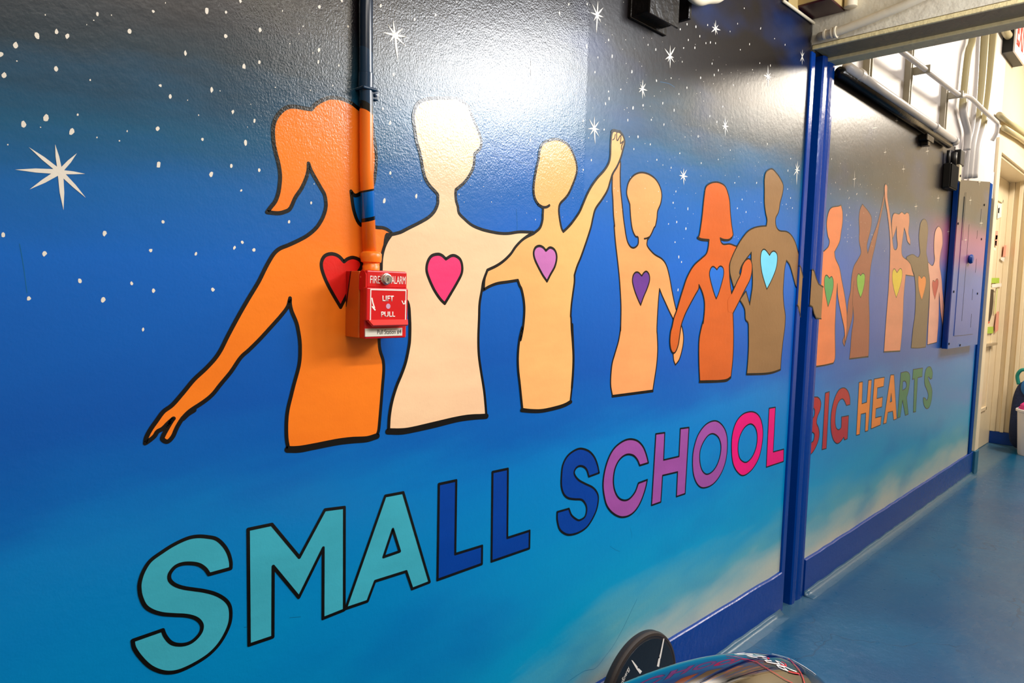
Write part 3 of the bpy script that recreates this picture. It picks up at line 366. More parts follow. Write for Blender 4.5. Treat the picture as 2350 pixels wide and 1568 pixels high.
DOT = [[2992,17655],[3774,17928],[2462,17249],[2224,17125],[2247,17096],[2598,17224],[1970,16921],[1799,16758],[2453,16719],[1827,16480],[3428,17523],[4600,18187],[4919,17865],[4920,18259],[5515,18134],[4018,16665],[4678,16918],[5037,16628],[5420,16552],[2311,15992],[2042,15849],[2632,15852],[3825,16121],[3832,15545],[4521,16071],[5256,16141],[5506,17578],[4255,17412],[5231,17438],[5168,18519],[3868,16803],[4666,15505],[5007,15698],[5509,15702],[5181,15303],[3894,14640],[3045,14387],[1774,14265],[2259,14030],[3700,14166],[4407,14154],[5062,14300],[5201,14402],[5413,14283],[2703,13645],[3415,13626],[3739,13518],[3009,13360],[2057,13367],[4686,13557],[3575,12889],[5422,16553],[5260,16141],[5509,15702],[8289,17066],[8309,16046],[8985,15652],[8173,15458],[6526,15238],[6665,18875],[8018,19311],[6660,18092],[6653,17874],[7277,18697],[7086,17915],[8861,19294],[9409,19545],[8359,18055],[7135,19141],[5409,14283],[6079,14841],[8968,15650],[8176,15451],[8106,17310],[16775,22096],[13732,21096],[14470,21326],[13388,20771],[12864,20386],[15449,20667],[17342,21045],[17750,21018],[15637,20282],[15009,20085],[14519,20249],[19280,21465],[19537,21780],[19944,21647],[19038,21970],[19416,22234],[19951,22308],[20667,22565],[20215,22087],[20617,21974],[20898,22068],[21238,22141],[22665,23184],[22171,22782],[23087,23829],[24409,23521],[25580,23474],[23620,22748],[22961,22381],[19239,21035],[21072,21434],[21511,21320],[24488,22301],[23952,21935],[14903,19673],[16590,20089],[17856,20133],[18649,20391],[21247,21103],[20387,20810],[22598,21083],[19583,20316],[19132,20019],[16092,19482],[15533,19297],[15570,19111],[15419,18940],[17218,19272],[16722,19090],[18250,19553],[18900,19475],[21089,19720],[21588,19621],[16486,18701],[17675,18941],[18363,18930],[14482,18299],[15403,18234],[17025,18324],[17679,18215],[19343,18218],[20410,18940],[22615,18851],[14890,17318],[14557,17009],[18065,17816],[18878,17696],[16845,17940],[25465,19546],[21936,20212],[12460,17435],[27618,19331],[27425,18832],[24761,17998],[23340,18029],[23065,17776],[27491,18104],[27821,17788],[23690,17257],[23358,16909],[24041,16838],[19221,17001],[19087,16628],[19983,16535],[18879,17689],[18876,15943],[19348,16049],[19927,15888],[19302,15402],[19569,14943],[19750,14789],[28055,17409],[27448,17493],[21803,18404],[20685,18111],[19618,13875],[25602,23492],[26511,23498],[25358,22428]]
DOT2 = [[32505,19020],[34136,17715],[34727,17298],[34444,16817],[34981,16726],[34108,16660],[34428,16500],[37846,16772],[33093,18794],[34348,18560],[35343,18861],[34228,14353],[39956,16393],[37868,17084],[32031,18464],[34066,18846],[35260,18824],[36668,19010],[34274,18499],[34199,17702],[34444,18101],[34788,17302],[34408,17085],[34504,16690],[38329,18257],[38227,18048],[37854,17083],[35675,19346],[37271,19552],[33332,21006],[32961,19942],[31860,21626],[35522,21963],[37167,21776],[36038,22536],[38863,23562],[31876,19974]]

AL = {"fire":[7382,7607,13754,13896],"alarm":[7872,8227,13757,13909],"lift":[7621,7887,13411,13521],"pull":[7595,7925,13103,13208],"frame":[7353,8179,13011,13632],"plate":[7318,8182,12716,12875],"pst":[7584,8165,12759,12846],"lock":[7582,7822,13722,13962],"handle":[7274,8236,12991,13671],"top":[7347,8241,13670,14030],"dot":[7701,7818,13256,13371]}
STK = [["st_green",[[75779,16172,1],[79340,16294,1],[79479,15788,1],[75958,15700,1]]],["st_white",[[76285,15605,1],[80639,15822,1],[80610,15498,1],[76356,15267,1]]],["st_black",[[75826,15132,1],[77203,15132,1],[77557,13981,1],[77336,12851,1],[76567,12168,1],[75855,12145,1],[75646,13471,1],[75805,14579,1]]],["st_red",[[75843,12176,1],[76725,12135,1],[76550,11982,1],[75792,11929,1]]],["st_green",[[75695,11653,1],[78397,11640,1],[78583,10999,1],[75840,11031,1]]],["st_pink",[[79446,13037,1],[80456,13101,1],[80865,11273,1],[79415,10980,1],[79113,11757,1]]],["st_lime",[[78665,15259,1],[78971,15266,1],[78843,12846,1],[78477,12847,1]]],["st_white",[[79334,18261,1],[81059,18357,1],[80922,17898,1],[79280,18005,1]]],["st_pink",[[80278,19464,1],[81389,19539,1],[81353,18438,1],[80110,18304,1]]],["st_red",[[76166,20100,1],[77034,20168,1],[77029,19798,1],[76184,19675,1]]],["st_grey",[[76161,19582,1],[76843,19662,1],[76827,19169,1],[76225,19190,1]]],["st_white",[[75865,18983,1],[76775,18920,1],[76567,18692,1],[75945,18775,1]]],["st_white",[[76044,22973,1],[77787,23165,1],[77970,21949,1],[76287,21604,1]]],["st_grey",[[76348,22582,1],[76902,22701,1],[76910,22152,1],[76366,22159,1]]],["st_pink",[[75843,20472,1],[76996,20567,1],[77247,19168,1],[76350,19170,1]]]]
WH = [[[17314,3464,1],[17374,3437,1],[17262,3030,1],[17217,2882,1],[17199,2872,1],[17150,2642,1],[17031,2710,1],[17099,2920,1],[17157,2915,1],[17142,2987,1],[17175,3040,1]],[[15682,3402,1],[15744,3373,1],[16008,3089,1],[16021,3032,1],[16085,3007,1],[16247,2859,1],[16153,2811,1],[15960,3034,1]]]
WHT = [[15393,2921,1],[15638,3179,1]]
WC = [1.6346,0.2038,0.1843]
CARL = [["pin_red",1.6,[[11559,-6303,7065,0.241,0.226,0.944],[11567,-6329,7069,0.241,0.205,0.949],[11577,-6354,7072,0.242,0.186,0.952],[11590,-6378,7073,0.243,0.167,0.956],[11605,-6401,7073,0.244,0.149,0.958],[11621,-6444,7075,0.245,0.115,0.963],[11642,-6484,7073,0.246,0.083,0.966],[11668,-6522,7069,0.247,0.053,0.967],[11698,-6557,7063,0.249,0.024,0.968],[11711,-6581,7060,0.249,0.005,0.968],[11726,-6604,7056,0.25,-0.014,0.968],[11743,-6626,7051,0.251,-0.032,0.968],[11760,-6648,7046,0.251,-0.049,0.967],[11784,-6666,7039,0.253,-0.064,0.965],[11810,-6684,7031,0.254,-0.078,0.964],[11836,-6702,7022,0.256,-0.093,0.962],[11864,-6719,7013,0.257,-0.106,0.96],[11867,-6727,7011,0.257,-0.113,0.96],[11871,-6735,7009,0.257,-0.12,0.959],[11875,-6743,7007,0.257,-0.126,0.958],[11880,-6751,7005,0.257,-0.133,0.957],[11873,-6774,7003,0.256,-0.152,0.955],[11868,-6797,7000,0.254,-0.17,0.952],[11864,-6819,6997,0.253,-0.188,0.949],[11861,-6840,6994,0.252,-0.206,0.946],[11867,-6877,6984,0.25,-0.235,0.939],[11876,-6912,6972,0.249,-0.263,0.932],[11888,-6947,6958,0.248,-0.29,0.924],[11902,-6980,6944,0.247,-0.316,0.916],[11918,-7012,6928,0.247,-0.341,0.907],[11936,-7043,6910,0.246,-0.364,0.898],[11957,-7073,6892,0.246,-0.387,0.889],[11979,-7103,6873,0.245,-0.409,0.879],[12003,-7131,6852,0.245,-0.43,0.869],[12029,-7159,6831,0.245,-0.45,0.859],[12057,-7186,6808,0.245,-0.469,0.849],[12087,-7213,6784,0.245,-0.488,0.838],[12117,-7229,6766,0.246,-0.499,0.831],[12149,-7245,6747,0.247,-0.511,0.823],[12181,-7261,6727,0.248,-0.522,0.816],[12214,-7276,6707,0.25,-0.533,0.809],[12238,-7296,6686,0.25,-0.546,0.8],[12263,-7315,6665,0.25,-0.559,0.791],[12288,-7334,6643,0.25,-0.571,0.782],[12315,-7352,6621,0.251,-0.584,0.772]]],["pin_red",2.6,[[13582,-6645,6395,0.435,-0.002,0.9],[13488,-6700,6438,0.421,-0.059,0.905],[13431,-6739,6461,0.412,-0.099,0.906],[13391,-6773,6475,0.405,-0.132,0.905],[13359,-6802,6484,0.399,-0.161,0.903],[13303,-6846,6500,0.39,-0.202,0.899],[13260,-6884,6509,0.382,-0.238,0.893],[13224,-6920,6514,0.375,-0.27,0.887],[13194,-6952,6516,0.369,-0.299,0.88],[13165,-6981,6518,0.363,-0.323,0.874],[13139,-7008,6519,0.358,-0.346,0.867],[13116,-7033,6517,0.353,-0.367,0.861],[13096,-7058,6515,0.348,-0.388,0.853],[13067,-7082,6515,0.343,-0.407,0.847],[13041,-7105,6515,0.338,-0.425,0.84],[13016,-7127,6513,0.333,-0.441,0.833],[12993,-7148,6511,0.329,-0.458,0.826],[12962,-7169,6512,0.324,-0.473,0.82],[12932,-7189,6511,0.319,-0.487,0.813],[12903,-7209,6511,0.314,-0.501,0.807],[12876,-7227,6509,0.31,-0.514,0.8],[12840,-7248,6510,0.304,-0.528,0.793],[12805,-7268,6510,0.299,-0.541,0.786],[12771,-7288,6509,0.294,-0.553,0.779],[12739,-7307,6507,0.289,-0.565,0.773],[12710,-7322,6506,0.285,-0.575,0.767],[12681,-7338,6505,0.281,-0.584,0.761],[12654,-7353,6504,0.277,-0.593,0.756],[12627,-7368,6502,0.274,-0.602,0.75]]],["script_white",3,[[11819,-6344,7006,0.26,0.203,0.944],[11868,-6369,6997,0.264,0.185,0.947],[11920,-6392,6987,0.268,0.168,0.949],[11976,-6414,6975,0.272,0.151,0.95],[12035,-6435,6961,0.277,0.136,0.951],[12071,-6448,6952,0.28,0.127,0.952],[12109,-6461,6943,0.283,0.117,0.952],[12148,-6473,6932,0.286,0.108,0.952],[12188,-6485,6921,0.289,0.099,0.952],[12211,-6489,6915,0.291,0.097,0.952],[12234,-6492,6908,0.293,0.095,0.951],[12258,-6495,6901,0.295,0.093,0.951],[12282,-6499,6894,0.297,0.091,0.95],[12253,-6467,6899,0.295,0.117,0.948],[12228,-6433,6902,0.293,0.145,0.945],[12210,-6396,6902,0.292,0.175,0.94],[12201,-6356,6896,0.29,0.208,0.934],[12132,-6351,6916,0.285,0.209,0.935],[12068,-6345,6935,0.28,0.212,0.937],[12006,-6338,6951,0.275,0.215,0.937],[11946,-6330,6967,0.27,0.219,0.938]]],["script_white",3,[[12341,-6488,6874,0.303,0.103,0.948],[12354,-6514,6872,0.303,0.08,0.949],[12371,-6540,6869,0.305,0.058,0.951],[12390,-6564,6864,0.306,0.038,0.951],[12411,-6587,6858,0.307,0.018,0.951],[12433,-6606,6851,0.309,0.002,0.951],[12456,-6624,6843,0.311,-0.013,0.95],[12481,-6642,6835,0.312,-0.028,0.95],[12507,-6659,6826,0.314,-0.043,0.948],[12434,-6643,6850,0.308,-0.03,0.951],[12364,-6625,6873,0.302,-0.016,0.953],[12298,-6606,6894,0.297,-0.001,0.955],[12234,-6586,6913,0.292,0.014,0.956],[12175,-6567,6931,0.287,0.029,0.957],[12119,-6546,6947,0.283,0.045,0.958],[12065,-6525,6961,0.279,0.062,0.958],[12014,-6502,6975,0.275,0.079,0.958],[12011,-6520,6976,0.274,0.065,0.959],[12010,-6536,6978,0.274,0.05,0.96],[12010,-6553,6979,0.274,0.037,0.961],[12011,-6569,6979,0.273,0.023,0.962],[12041,-6589,6971,0.275,0.007,0.961],[12073,-6609,6961,0.278,-0.009,0.961],[12106,-6628,6951,0.28,-0.025,0.96],[12141,-6646,6941,0.282,-0.039,0.959]]],["script_white",3,[[12300,-6671,6891,0.295,-0.057,0.954],[12318,-6687,6885,0.296,-0.071,0.952],[12338,-6702,6877,0.298,-0.084,0.951],[12358,-6717,6869,0.299,-0.097,0.949],[12380,-6732,6861,0.3,-0.109,0.948]]],["script_white",3.2,[[12420,-6796,6839,0.301,-0.163,0.94],[12367,-6787,6857,0.297,-0.156,0.942],[12315,-6777,6875,0.292,-0.149,0.945],[12264,-6768,6892,0.288,-0.141,0.947],[12215,-6758,6908,0.285,-0.133,0.949],[12208,-6771,6909,0.283,-0.145,0.948],[12202,-6784,6908,0.282,-0.156,0.947],[12196,-6797,6908,0.281,-0.167,0.945],[12190,-6809,6907,0.28,-0.177,0.943],[12239,-6828,6889,0.283,-0.192,0.94],[12289,-6845,6870,0.287,-0.207,0.935],[12342,-6863,6850,0.29,-0.221,0.931],[12396,-6879,6829,0.294,-0.234,0.927],[12432,-6886,6816,0.297,-0.24,0.924],[12468,-6892,6802,0.3,-0.245,0.922],[12505,-6898,6788,0.303,-0.25,0.92],[12543,-6904,6774,0.306,-0.255,0.917],[12554,-6880,6777,0.309,-0.234,0.922],[12567,-6855,6779,0.311,-0.213,0.926],[12581,-6830,6779,0.314,-0.191,0.93],[12598,-6803,6779,0.317,-0.168,0.933],[12613,-6814,6772,0.318,-0.177,0.931],[12628,-6825,6765,0.319,-0.187,0.929],[12643,-6836,6757,0.32,-0.196,0.927],[12659,-6846,6749,0.32,-0.205,0.925],[12660,-6862,6745,0.32,-0.219,0.922],[12662,-6877,6741,0.319,-0.232,0.919],[12665,-6893,6736,0.318,-0.245,0.916],[12668,-6908,6731,0.318,-0.258,0.913],[12670,-6915,6728,0.317,-0.264,0.911],[12672,-6922,6725,0.317,-0.27,0.909],[12674,-6929,6722,0.317,-0.276,0.908],[12677,-6936,6719,0.316,-0.282,0.906]]],["script_white",3.4,[[12384,-6917,6822,0.291,-0.265,0.919],[12373,-6930,6822,0.289,-0.276,0.917],[12362,-6942,6822,0.287,-0.286,0.914],[12352,-6955,6821,0.286,-0.297,0.911],[12342,-6967,6820,0.284,-0.307,0.908],[12360,-6983,6809,0.284,-0.319,0.904],[12380,-6999,6797,0.285,-0.332,0.899],[12400,-7014,6785,0.286,-0.344,0.894],[12421,-7029,6772,0.286,-0.356,0.889],[12446,-7041,6759,0.288,-0.365,0.885],[12472,-7051,6746,0.289,-0.374,0.881],[12499,-7062,6733,0.291,-0.383,0.877],[12527,-7073,6719,0.292,-0.391,0.873],[12524,-7050,6730,0.294,-0.373,0.88],[12523,-7026,6740,0.296,-0.355,0.887],[12523,-7002,6749,0.297,-0.335,0.894],[12525,-6977,6758,0.299,-0.315,0.901],[12490,-6964,6774,0.297,-0.304,0.905],[12455,-6950,6789,0.295,-0.293,0.909],[12421,-6937,6805,0.293,-0.282,0.914],[12389,-6923,6819,0.291,-0.27,0.918],[12445,-6939,6796,0.295,-0.283,0.913],[12503,-6954,6773,0.299,-0.296,0.907],[12563,-6968,6748,0.303,-0.308,0.902],[12625,-6982,6722,0.308,-0.32,0.896],[12647,-7002,6707,0.309,-0.336,0.89],[12671,-7020,6692,0.31,-0.351,0.884],[12695,-7038,6676,0.31,-0.366,0.877],[12721,-7056,6659,0.311,-0.38,0.871],[12755,-7068,6641,0.313,-0.39,0.866],[12790,-7080,6623,0.316,-0.4,0.86],[12826,-7092,6604,0.318,-0.41,0.855],[12863,-7103,6585,0.321,-0.42,0.849]]],["script_red",3,[[12512,-6665,6824,0.315,-0.048,0.948],[12515,-6676,6822,0.315,-0.057,0.948],[12518,-6687,6820,0.314,-0.067,0.947],[12521,-6698,6818,0.314,-0.076,0.946],[12525,-6708,6816,0.314,-0.086,0.945],[12498,-6712,6825,0.312,-0.09,0.946],[12472,-6716,6833,0.309,-0.093,0.946],[12445,-6719,6841,0.307,-0.097,0.947],[12420,-6722,6849,0.304,-0.1,0.947]]],["script_red",3.4,[[12548,-6918,6769,0.306,-0.267,0.914],[12586,-6930,6752,0.308,-0.277,0.91],[12625,-6942,6735,0.311,-0.287,0.906],[12664,-6954,6718,0.314,-0.297,0.902],[12705,-6965,6700,0.317,-0.306,0.898],[12729,-6951,6696,0.32,-0.294,0.9],[12753,-6936,6692,0.324,-0.282,0.903],[12779,-6922,6687,0.327,-0.27,0.906],[12806,-6906,6682,0.331,-0.257,0.908],[12796,-6890,6690,0.331,-0.242,0.912],[12788,-6873,6697,0.331,-0.228,0.916],[12781,-6855,6704,0.332,-0.212,0.919],[12775,-6837,6710,0.332,-0.197,0.922]]],["script_red",3.4,[[12521,-7083,6716,0.291,-0.399,0.869],[12559,-7093,6698,0.293,-0.408,0.865],[12598,-7103,6680,0.296,-0.416,0.86],[12638,-7113,6662,0.299,-0.423,0.855],[12678,-7122,6643,0.302,-0.431,0.85],[12731,-7129,6621,0.306,-0.437,0.846],[12784,-7135,6598,0.31,-0.443,0.841],[12839,-7141,6574,0.315,-0.449,0.836],[12896,-7146,6550,0.32,-0.454,0.832]]],["rim_white",2.5,[[13302,-6428,6501,0.4,0.197,0.895],[13358,-6448,6480,0.407,0.181,0.896],[13413,-6468,6459,0.414,0.164,0.896],[13466,-6489,6438,0.421,0.147,0.895],[13519,-6510,6416,0.428,0.129,0.895],[13548,-6522,6404,0.432,0.119,0.894],[13577,-6533,6391,0.435,0.109,0.894],[13605,-6544,6379,0.439,0.099,0.893],[13633,-6556,6366,0.443,0.089,0.892]]],["rim_white",5,[[13633,-6556,6366,0.443,0.089,0.892],[13675,-6574,6347,0.449,0.073,0.891],[13717,-6591,6327,0.455,0.057,0.889],[13757,-6609,6307,0.461,0.04,0.887],[13741,-6649,6316,0.457,-0.002,0.889],[13675,-6707,6348,0.446,-0.063,0.893],[13659,-6746,6352,0.442,-0.102,0.891],[13660,-6777,6347,0.44,-0.134,0.888],[13671,-6805,6337,0.44,-0.161,0.883],[13672,-6836,6330,0.438,-0.192,0.878],[13682,-6864,6319,0.437,-0.22,0.872],[13698,-6889,6304,0.437,-0.245,0.865],[13720,-6913,6286,0.438,-0.268,0.858],[13731,-6930,6275,0.438,-0.284,0.853],[13744,-6946,6262,0.439,-0.3,0.847],[13760,-6961,6249,0.439,-0.314,0.842],[13778,-6975,6234,0.44,-0.328,0.836]]],["rim_white",3,[[13778,-6975,6234,0.44,-0.328,0.836],[13799,-6989,6217,0.442,-0.342,0.83],[13822,-7001,6200,0.443,-0.354,0.823],[13847,-7013,6181,0.446,-0.366,0.817],[13874,-7024,6161,0.448,-0.377,0.811],[13887,-7039,6147,0.448,-0.391,0.804],[13901,-7052,6132,0.449,-0.404,0.797],[13918,-7065,6116,0.449,-0.417,0.79],[13936,-7078,6099,0.45,-0.428,0.783]]]]
CARE = [0.744,-0.646,0.421,0.808,0.213,0.334,-0.032]

CRK = [[[14640,2514],[15428,2547],[15974,2431],[16434,2614],[16904,2861],[17379,3260],[17772,3673],[18039,3948]],[[11185,16908],[11472,16893],[11765,16897],[12068,16840],[12455,16856]],[[8968,12789],[9470,12838],[9971,12869],[10604,12901]],[[16471,6075],[16746,5897],[16977,5784]],[[17482,6409],[17593,6160],[17578,6051]],[[12040,15696],[12088,15275],[12042,14930]],[[1961,14150],[1993,13903],[2019,13653],[2036,13452]],[[17838,6694],[17975,6777],[18015,6881]],[[5234,7343],[5483,7292]],[[6137,7230],[6366,7173]],[[18061,20143],[18541,20202],[18868,20170]]]


# ------------------------------------------------------------------ structure
def struct(o): o['kind'] = 'structure'; return o
floor = struct(box('floor', -1.4, 8.6, -3.4, 0.4, -0.12, 0.0, fl))
wall_left = struct(box('wall_left', -1.3, 2.889, 0.0, 0.17, 0.0, 2.95, sky))
wall_right = struct(box('wall_right', 3.147, 6.48, 0.0, 0.17, 0.0, 2.40, sky))
white_patch = box('white_patch', 5.27, 6.48, -0.0055, -0.001, 2.20, 2.402, white_w, wall_right)
wall_upper = struct(box('wall_upper', 3.147, 6.60, 0.0, 0.17, 2.40, 3.75, white_w))
wall_door = struct(box('wall_above_door', 6.60, 8.35, 0.0, 0.17, 2.60, 3.75, cream))
wall_behind = struct(box('wall_behind_post', 2.889, 3.147, 0.05, 0.17, 0.0, 3.75, groove_m))
wall_opposite = struct(box('wall_opposite', -1.3, 8.5, -3.35, -3.2, 0.0, 3.75, room_w))
wall_back = struct(box('wall_back', -1.45, -1.3, -3.35, 0.17, 0.0, 3.75, room_w))
wall_end = struct(box('wall_end', 8.35, 8.5, -3.2, 0.35, 0.0, 3.75, cream))
ceiling = struct(box('ceiling', -1.3, 2.90, -3.2, 0.0, 2.95, 3.05, room_w))
ceiling_far = struct(box('ceiling_far', 3.147, 8.35, -3.2, 0.0, 3.75, 3.85, white_w))
wall_jamb = struct(box('wall_jamb', 8.13, 8.35, 0.17, 0.35, 0.0, 3.0, cream))

# beam over the opening: plastered face, painted steel channel and its lip
beam = empty('ceiling_beam'); struct(beam)
box('beam_plaster', 2.90, 3.12, -3.2, 0.0, 2.415, 3.75, beam_m, beam)
box('steel_channel', 2.915, 3.08, -3.2, -0.002, 2.404, 2.416, beam_s, beam)
box('steel_edge', 2.900, 2.915, -3.2, -0.002, 2.396, 2.413, beam_t, beam, 0.003)
box('steel_lip', 3.065, 3.147, -3.2, -0.002, 2.390, 2.50, beam_t, beam, 0.004)

# blue post with its dark groove
post = empty('trim_1'); struct(post)
box('left_strip', 2.889, 2.929, -0.009, 0.06, 0.0, 2.388, post_blue, post, 0.004)
bm = bmesh.new()
prof = [(3.008, 0.05), (3.008, -0.006), (3.016, -0.012), (3.04, -0.0135), (3.052, -0.008), (3.068, -0.006), (3.082, -0.010), (3.105, -0.013), (3.128, -0.012), (3.140, -0.006), (3.147, 0.002), (3.147, 0.05)]
lo = [bm.verts.new((a, c, 0.0)) for a, c in prof]; hi = [bm.verts.new((a, c, 2.40)) for a, c in prof]
for i in range(len(prof)-1): bm.faces.new((lo[i], lo[i+1], hi[i+1], hi[i]))
bm.faces.new(lo); bm.faces.new(hi)
link('right_strip', bm, post_blue, post)
box('groove', 2.929, 3.008, 0.045, 0.055, 0.0, 2.39, groove_m, post)
# the brown sleeve painted across the post
def quad_on(name, pts, y, mat, parent):
    return paint(name, mat, [[p_ for p_ in pts]], y, parent)
quad_on('painted_arm', [(2.893, 1.508), (2.926, 1.465), (2.926, 1.296), (2.893, 1.338)], -0.0096, MAT['paint_brown'], post)
strokes('painted_outline', [([(2.889, 1.511), (2.907, 1.500), (2.929, 1.462)], [1, 1, 1], False, 0.006), ([(2.889, 1.345), (2.905, 1.334), (2.929, 1.294)], [1, 1, 1], False, 0.006)], -0.0099, post)
quad_on('painted_arm', [(3.010, 1.497), (3.030, 1.492), (3.090, 1.437), (3.146, 1.425), (3.146, 1.285), (3.085, 1.29), (3.040, 1.335), (3.010, 1.345)], -0.0142, MAT['paint_brown'], post)
strokes('painted_outline', [([(3.008, 1.499), (3.032, 1.495), (3.062, 1.462), (3.092, 1.438), (3.146, 1.427)], [1]*5, False, 0.006), ([(3.008, 1.345), (3.040, 1.337), (3.062, 1.308), (3.088, 1.288), (3.146, 1.284)], [1]*5, False, 0.006)], -0.0146, post)

# skirtings
def skirting(name, x0, x1, z0, z1):
    bm = bmesh.new(); n_ = 40; pr = [(0.0, 1.0), (-0.010, 1.0), (-0.014, 0.985), (-0.014, 0.10), (-0.014, 0.0), (0.0, 0.0)]
    rows = []
    for i in range(n_+1):
        x_ = x0+(x1-x0)*i/n_; t = z0+(z1-z0)*i/n_ + random.uniform(-0.0018, 0.0018)
        rows.append([bm.verts.new((x_, a, c*t)) for a, c in pr])
    for i in range(n_):
        for k in range(len(pr)-1): bm.faces.new((rows[i][k], rows[i+1][k], rows[i+1][k+1], rows[i][k+1]))
    bm.faces.new(rows[0]); bm.faces.new(rows[-1])
    return struct(link(name, bm, base_blue))
def cove(name, x0, x1):
    bm = bmesh.new(); rows = []; n_ = 60
    for i in range(n_+1):
        x_ = x0+(x1-x0)*i/n_; j = random.uniform(-0.003, 0.003)
        rows.append([bm.verts.new((x_, a, c)) for a, c in ((-0.014, 0.0), (-0.0142, 0.024+j), (-0.020, 0.012+j*0.5), (-0.032, 0.004), (-0.060+j, 0.0006))])
    bm.faces.new(rows[0]); bm.faces.new(rows[-1])
    for i in range(n_):
        for k in range(4): bm.faces.new((rows[i][k], rows[i+1][k], rows[i+1][k+1], rows[i][k+1]))
    o = link(name, bm, fl, floor, True); return o
cove('floor_cove', -1.3, 2.889); cove('floor_cove', 3.147, 6.48)
skirting('baseboard_left', -1.3, 2.889, 0.225, 0.183)
skirting('baseboard_right', 3.147, 6.48, 0.170, 0.187)

# blue corner guard at the end of the painted wall, teal plinth at its foot
guard_m = plain('guard_blue', (0, 62, 140), 0.75); guard_m.node_tree.nodes['Principled BSDF'].inputs['Specular IOR Level'].default_value = 0.05
guard = empty('trim_2'); struct(guard)
box('corner_guard', 6.34, 6.425, -0.012, 0.0, 0.18, 2.305, guard_m, guard, 0.003)
box('plinth_block', 6.48, 6.60, -0.03, 0.17, 0.0, 0.19, plain('plinth_teal', (20, 95, 130), 0.4), guard, 0.004)

# ------------------------------------------------------------------ the mural
def ring(raw, n=5): return curve2d(raw, True, n)
def build_figure(f, layer, parent):
    y0 = -0.00028*(layer+1)
    pts, cor = ring(f['o'])
    fig = paint('painted_figure', MAT['paint_'+f['k']], [pts], y0, parent); fig['label'] = f['lab']
    ls = [(pts, cor, True, f['w']/1000)]
    for raw, wd in f['ex']:
        p_, c_ = curve2d(raw, False, 5); ls.append((p_, c_, False, wd/1000))
    strokes('painted_outline', ls, y0-0.00009, fig)
    hp, hc = ring(f['h'])
    ht = paint('painted_heart', MAT['paint_'+f['hc']], [hp], y0-0.00016, fig)
    strokes('heart_outline', [(hp, hc, True, f['w']/1000*0.95)], y0-0.00024, fig)
    return fig
order = [3, 0, 1, 2, 4, 5]     # the tan figure's hand goes behind its neighbours
for n_, i in enumerate(order): build_figure(FIG[i], n_ if i != 3 else 0, wall_left)
ap, ac = ring(ARM['o']); y0 = -0.00028*7
arm = paint('painted_forearm', MAT['paint_rust'], [ap], y0, wall_left); arm['label'] = 'rust brown painted forearm crossing in front of the brown figure'
op, oc = curve2d(ARM['open'], False, 5); strokes('painted_outline', [(op, oc, False, 0.0055)], y0-0.00009, arm)
for n_, i in enumerate([1, 0, 2, 3, 4]): build_figure(FIG2[i], n_, wall_right)
crack_m = wall_paint('crack_shade', (10, 100, 150), 0.2); crack_f = wall_paint('crack_shade_pale', (205, 150, 108), 0.2)
for raw in CRK:
    p_, c_ = curve2d(raw, False, 5); onfig = 9000 < raw[0][0] < 9800
    strokes('wall_crack', [(p_, c_, False, 0.0009)], -0.0022 if onfig else -0.0002, wall_left, crack_f if onfig else crack_m)
def build_letter(L_, parent):
    ch, k, wd, o, holes = L_
    rs = [ring(o)]+[ring(h_) for h_ in holes]
    le = paint('painted_letter', MAT['paint_'+k], [r[0] for r in rs], -0.0006, parent)
    strokes('letter_outline', [(r[0], r[1], True, wd/1000) for r in rs], -0.0009, le)
    le['label'] = 'painted %s letter %s outlined in black' % ({'aqua': 'pale turquoise', 'royal': 'dark blue'}.get(k, k), ch)
for L_ in LET: build_letter(L_, wall_left)
for L_ in LET2: build_letter(L_, wall_right)
def build_star(S_, parent, y=-0.0006):
    (cx_, cz_), tips, lab = S_; cx_ /= 1e4; cz_ /= 1e4; bm = bmesh.new()
    T = sorted([(math.atan2(t[1]/1e4-cz_, t[0]/1e4-cx_), math.hypot(t[0]/1e4-cx_, t[1]/1e4-cz_)) for t in tips]); out = []
    for i, (an, l) in enumerate(T):
        nx_a, nl = T[(i+1) % len(T)]; d_ = (nx_a-an) % (2*math.pi)
        hwid = min(0.0048, 0.0010+0.04*l) if len(tips) > 4 else 0.0020
        for u, v_ in ((0.55, -0.9), (1.0, 0.0), (0.55, 0.9)):
            ux_, uz_ = math.cos(an), math.sin(an); out.append((cx_+ux_*l*u-uz_*hwid*v_, cz_+uz_*l*u+ux_*hwid*v_))
        rv = min(min(l, nl)*0.4, hwid*1.1/max(0.25, math.sin(min(d_, math.pi*0.9)/2))); am = an+d_/2
        out.append((cx_+rv*math.cos(am), cz_+rv*math.sin(am)))
    fill_bm(bm, [out], y)
    me = bpy.data.meshes.new('painted_star'); bm.to_mesh(me); bm.free(); me.materials.append(star_m)
    o = bpy.data.objects.new('painted_star', me); COL.objects.link(o); o.parent = parent
    if lab: o['label'] = lab
for S_ in ST: build_star(S_, wall_left)
for S_ in ST2: build_star(S_, wall_right)
def specks(pts, parent, r0, r1):
    bm = bmesh.new()
    for p_ in pts:
        cx_, cz_ = p_[0]/1e4, p_[1]/1e4; r = random.uniform(r0, r1); el = random.uniform(1.0, 1.8); n_ = 8; ph = random.random()*0.6
        vs = []
        for k in range(n_):
            a = 2*math.pi*k/n_; q_ = r*random.uniform(0.75, 1.15)
            ux, uz = q_*math.cos(a), q_*el*math.sin(a)
            vs.append(bm.verts.new((cx_+ux+uz*ph*0.3, -0.0003, cz_+uz)))
        f_ = bm.faces.new(vs); f_.normal_update()
        if f_.normal.y > 0: f_.normal_flip()
    me = bpy.data.meshes.new('star_specks'); bm.to_mesh(me); bm.free(); me.materials.append(star_m)
    o = bpy.data.objects.new('star_specks', me); COL.objects.link(o); o.parent = parent; o['kind'] = 'stuff'
def fine_specks(x0, x1, z0, z1, n_): return [(random.uniform(x0, x1)*1e4, random.uniform(z0, z1)*1e4) for _ in range(n_)]
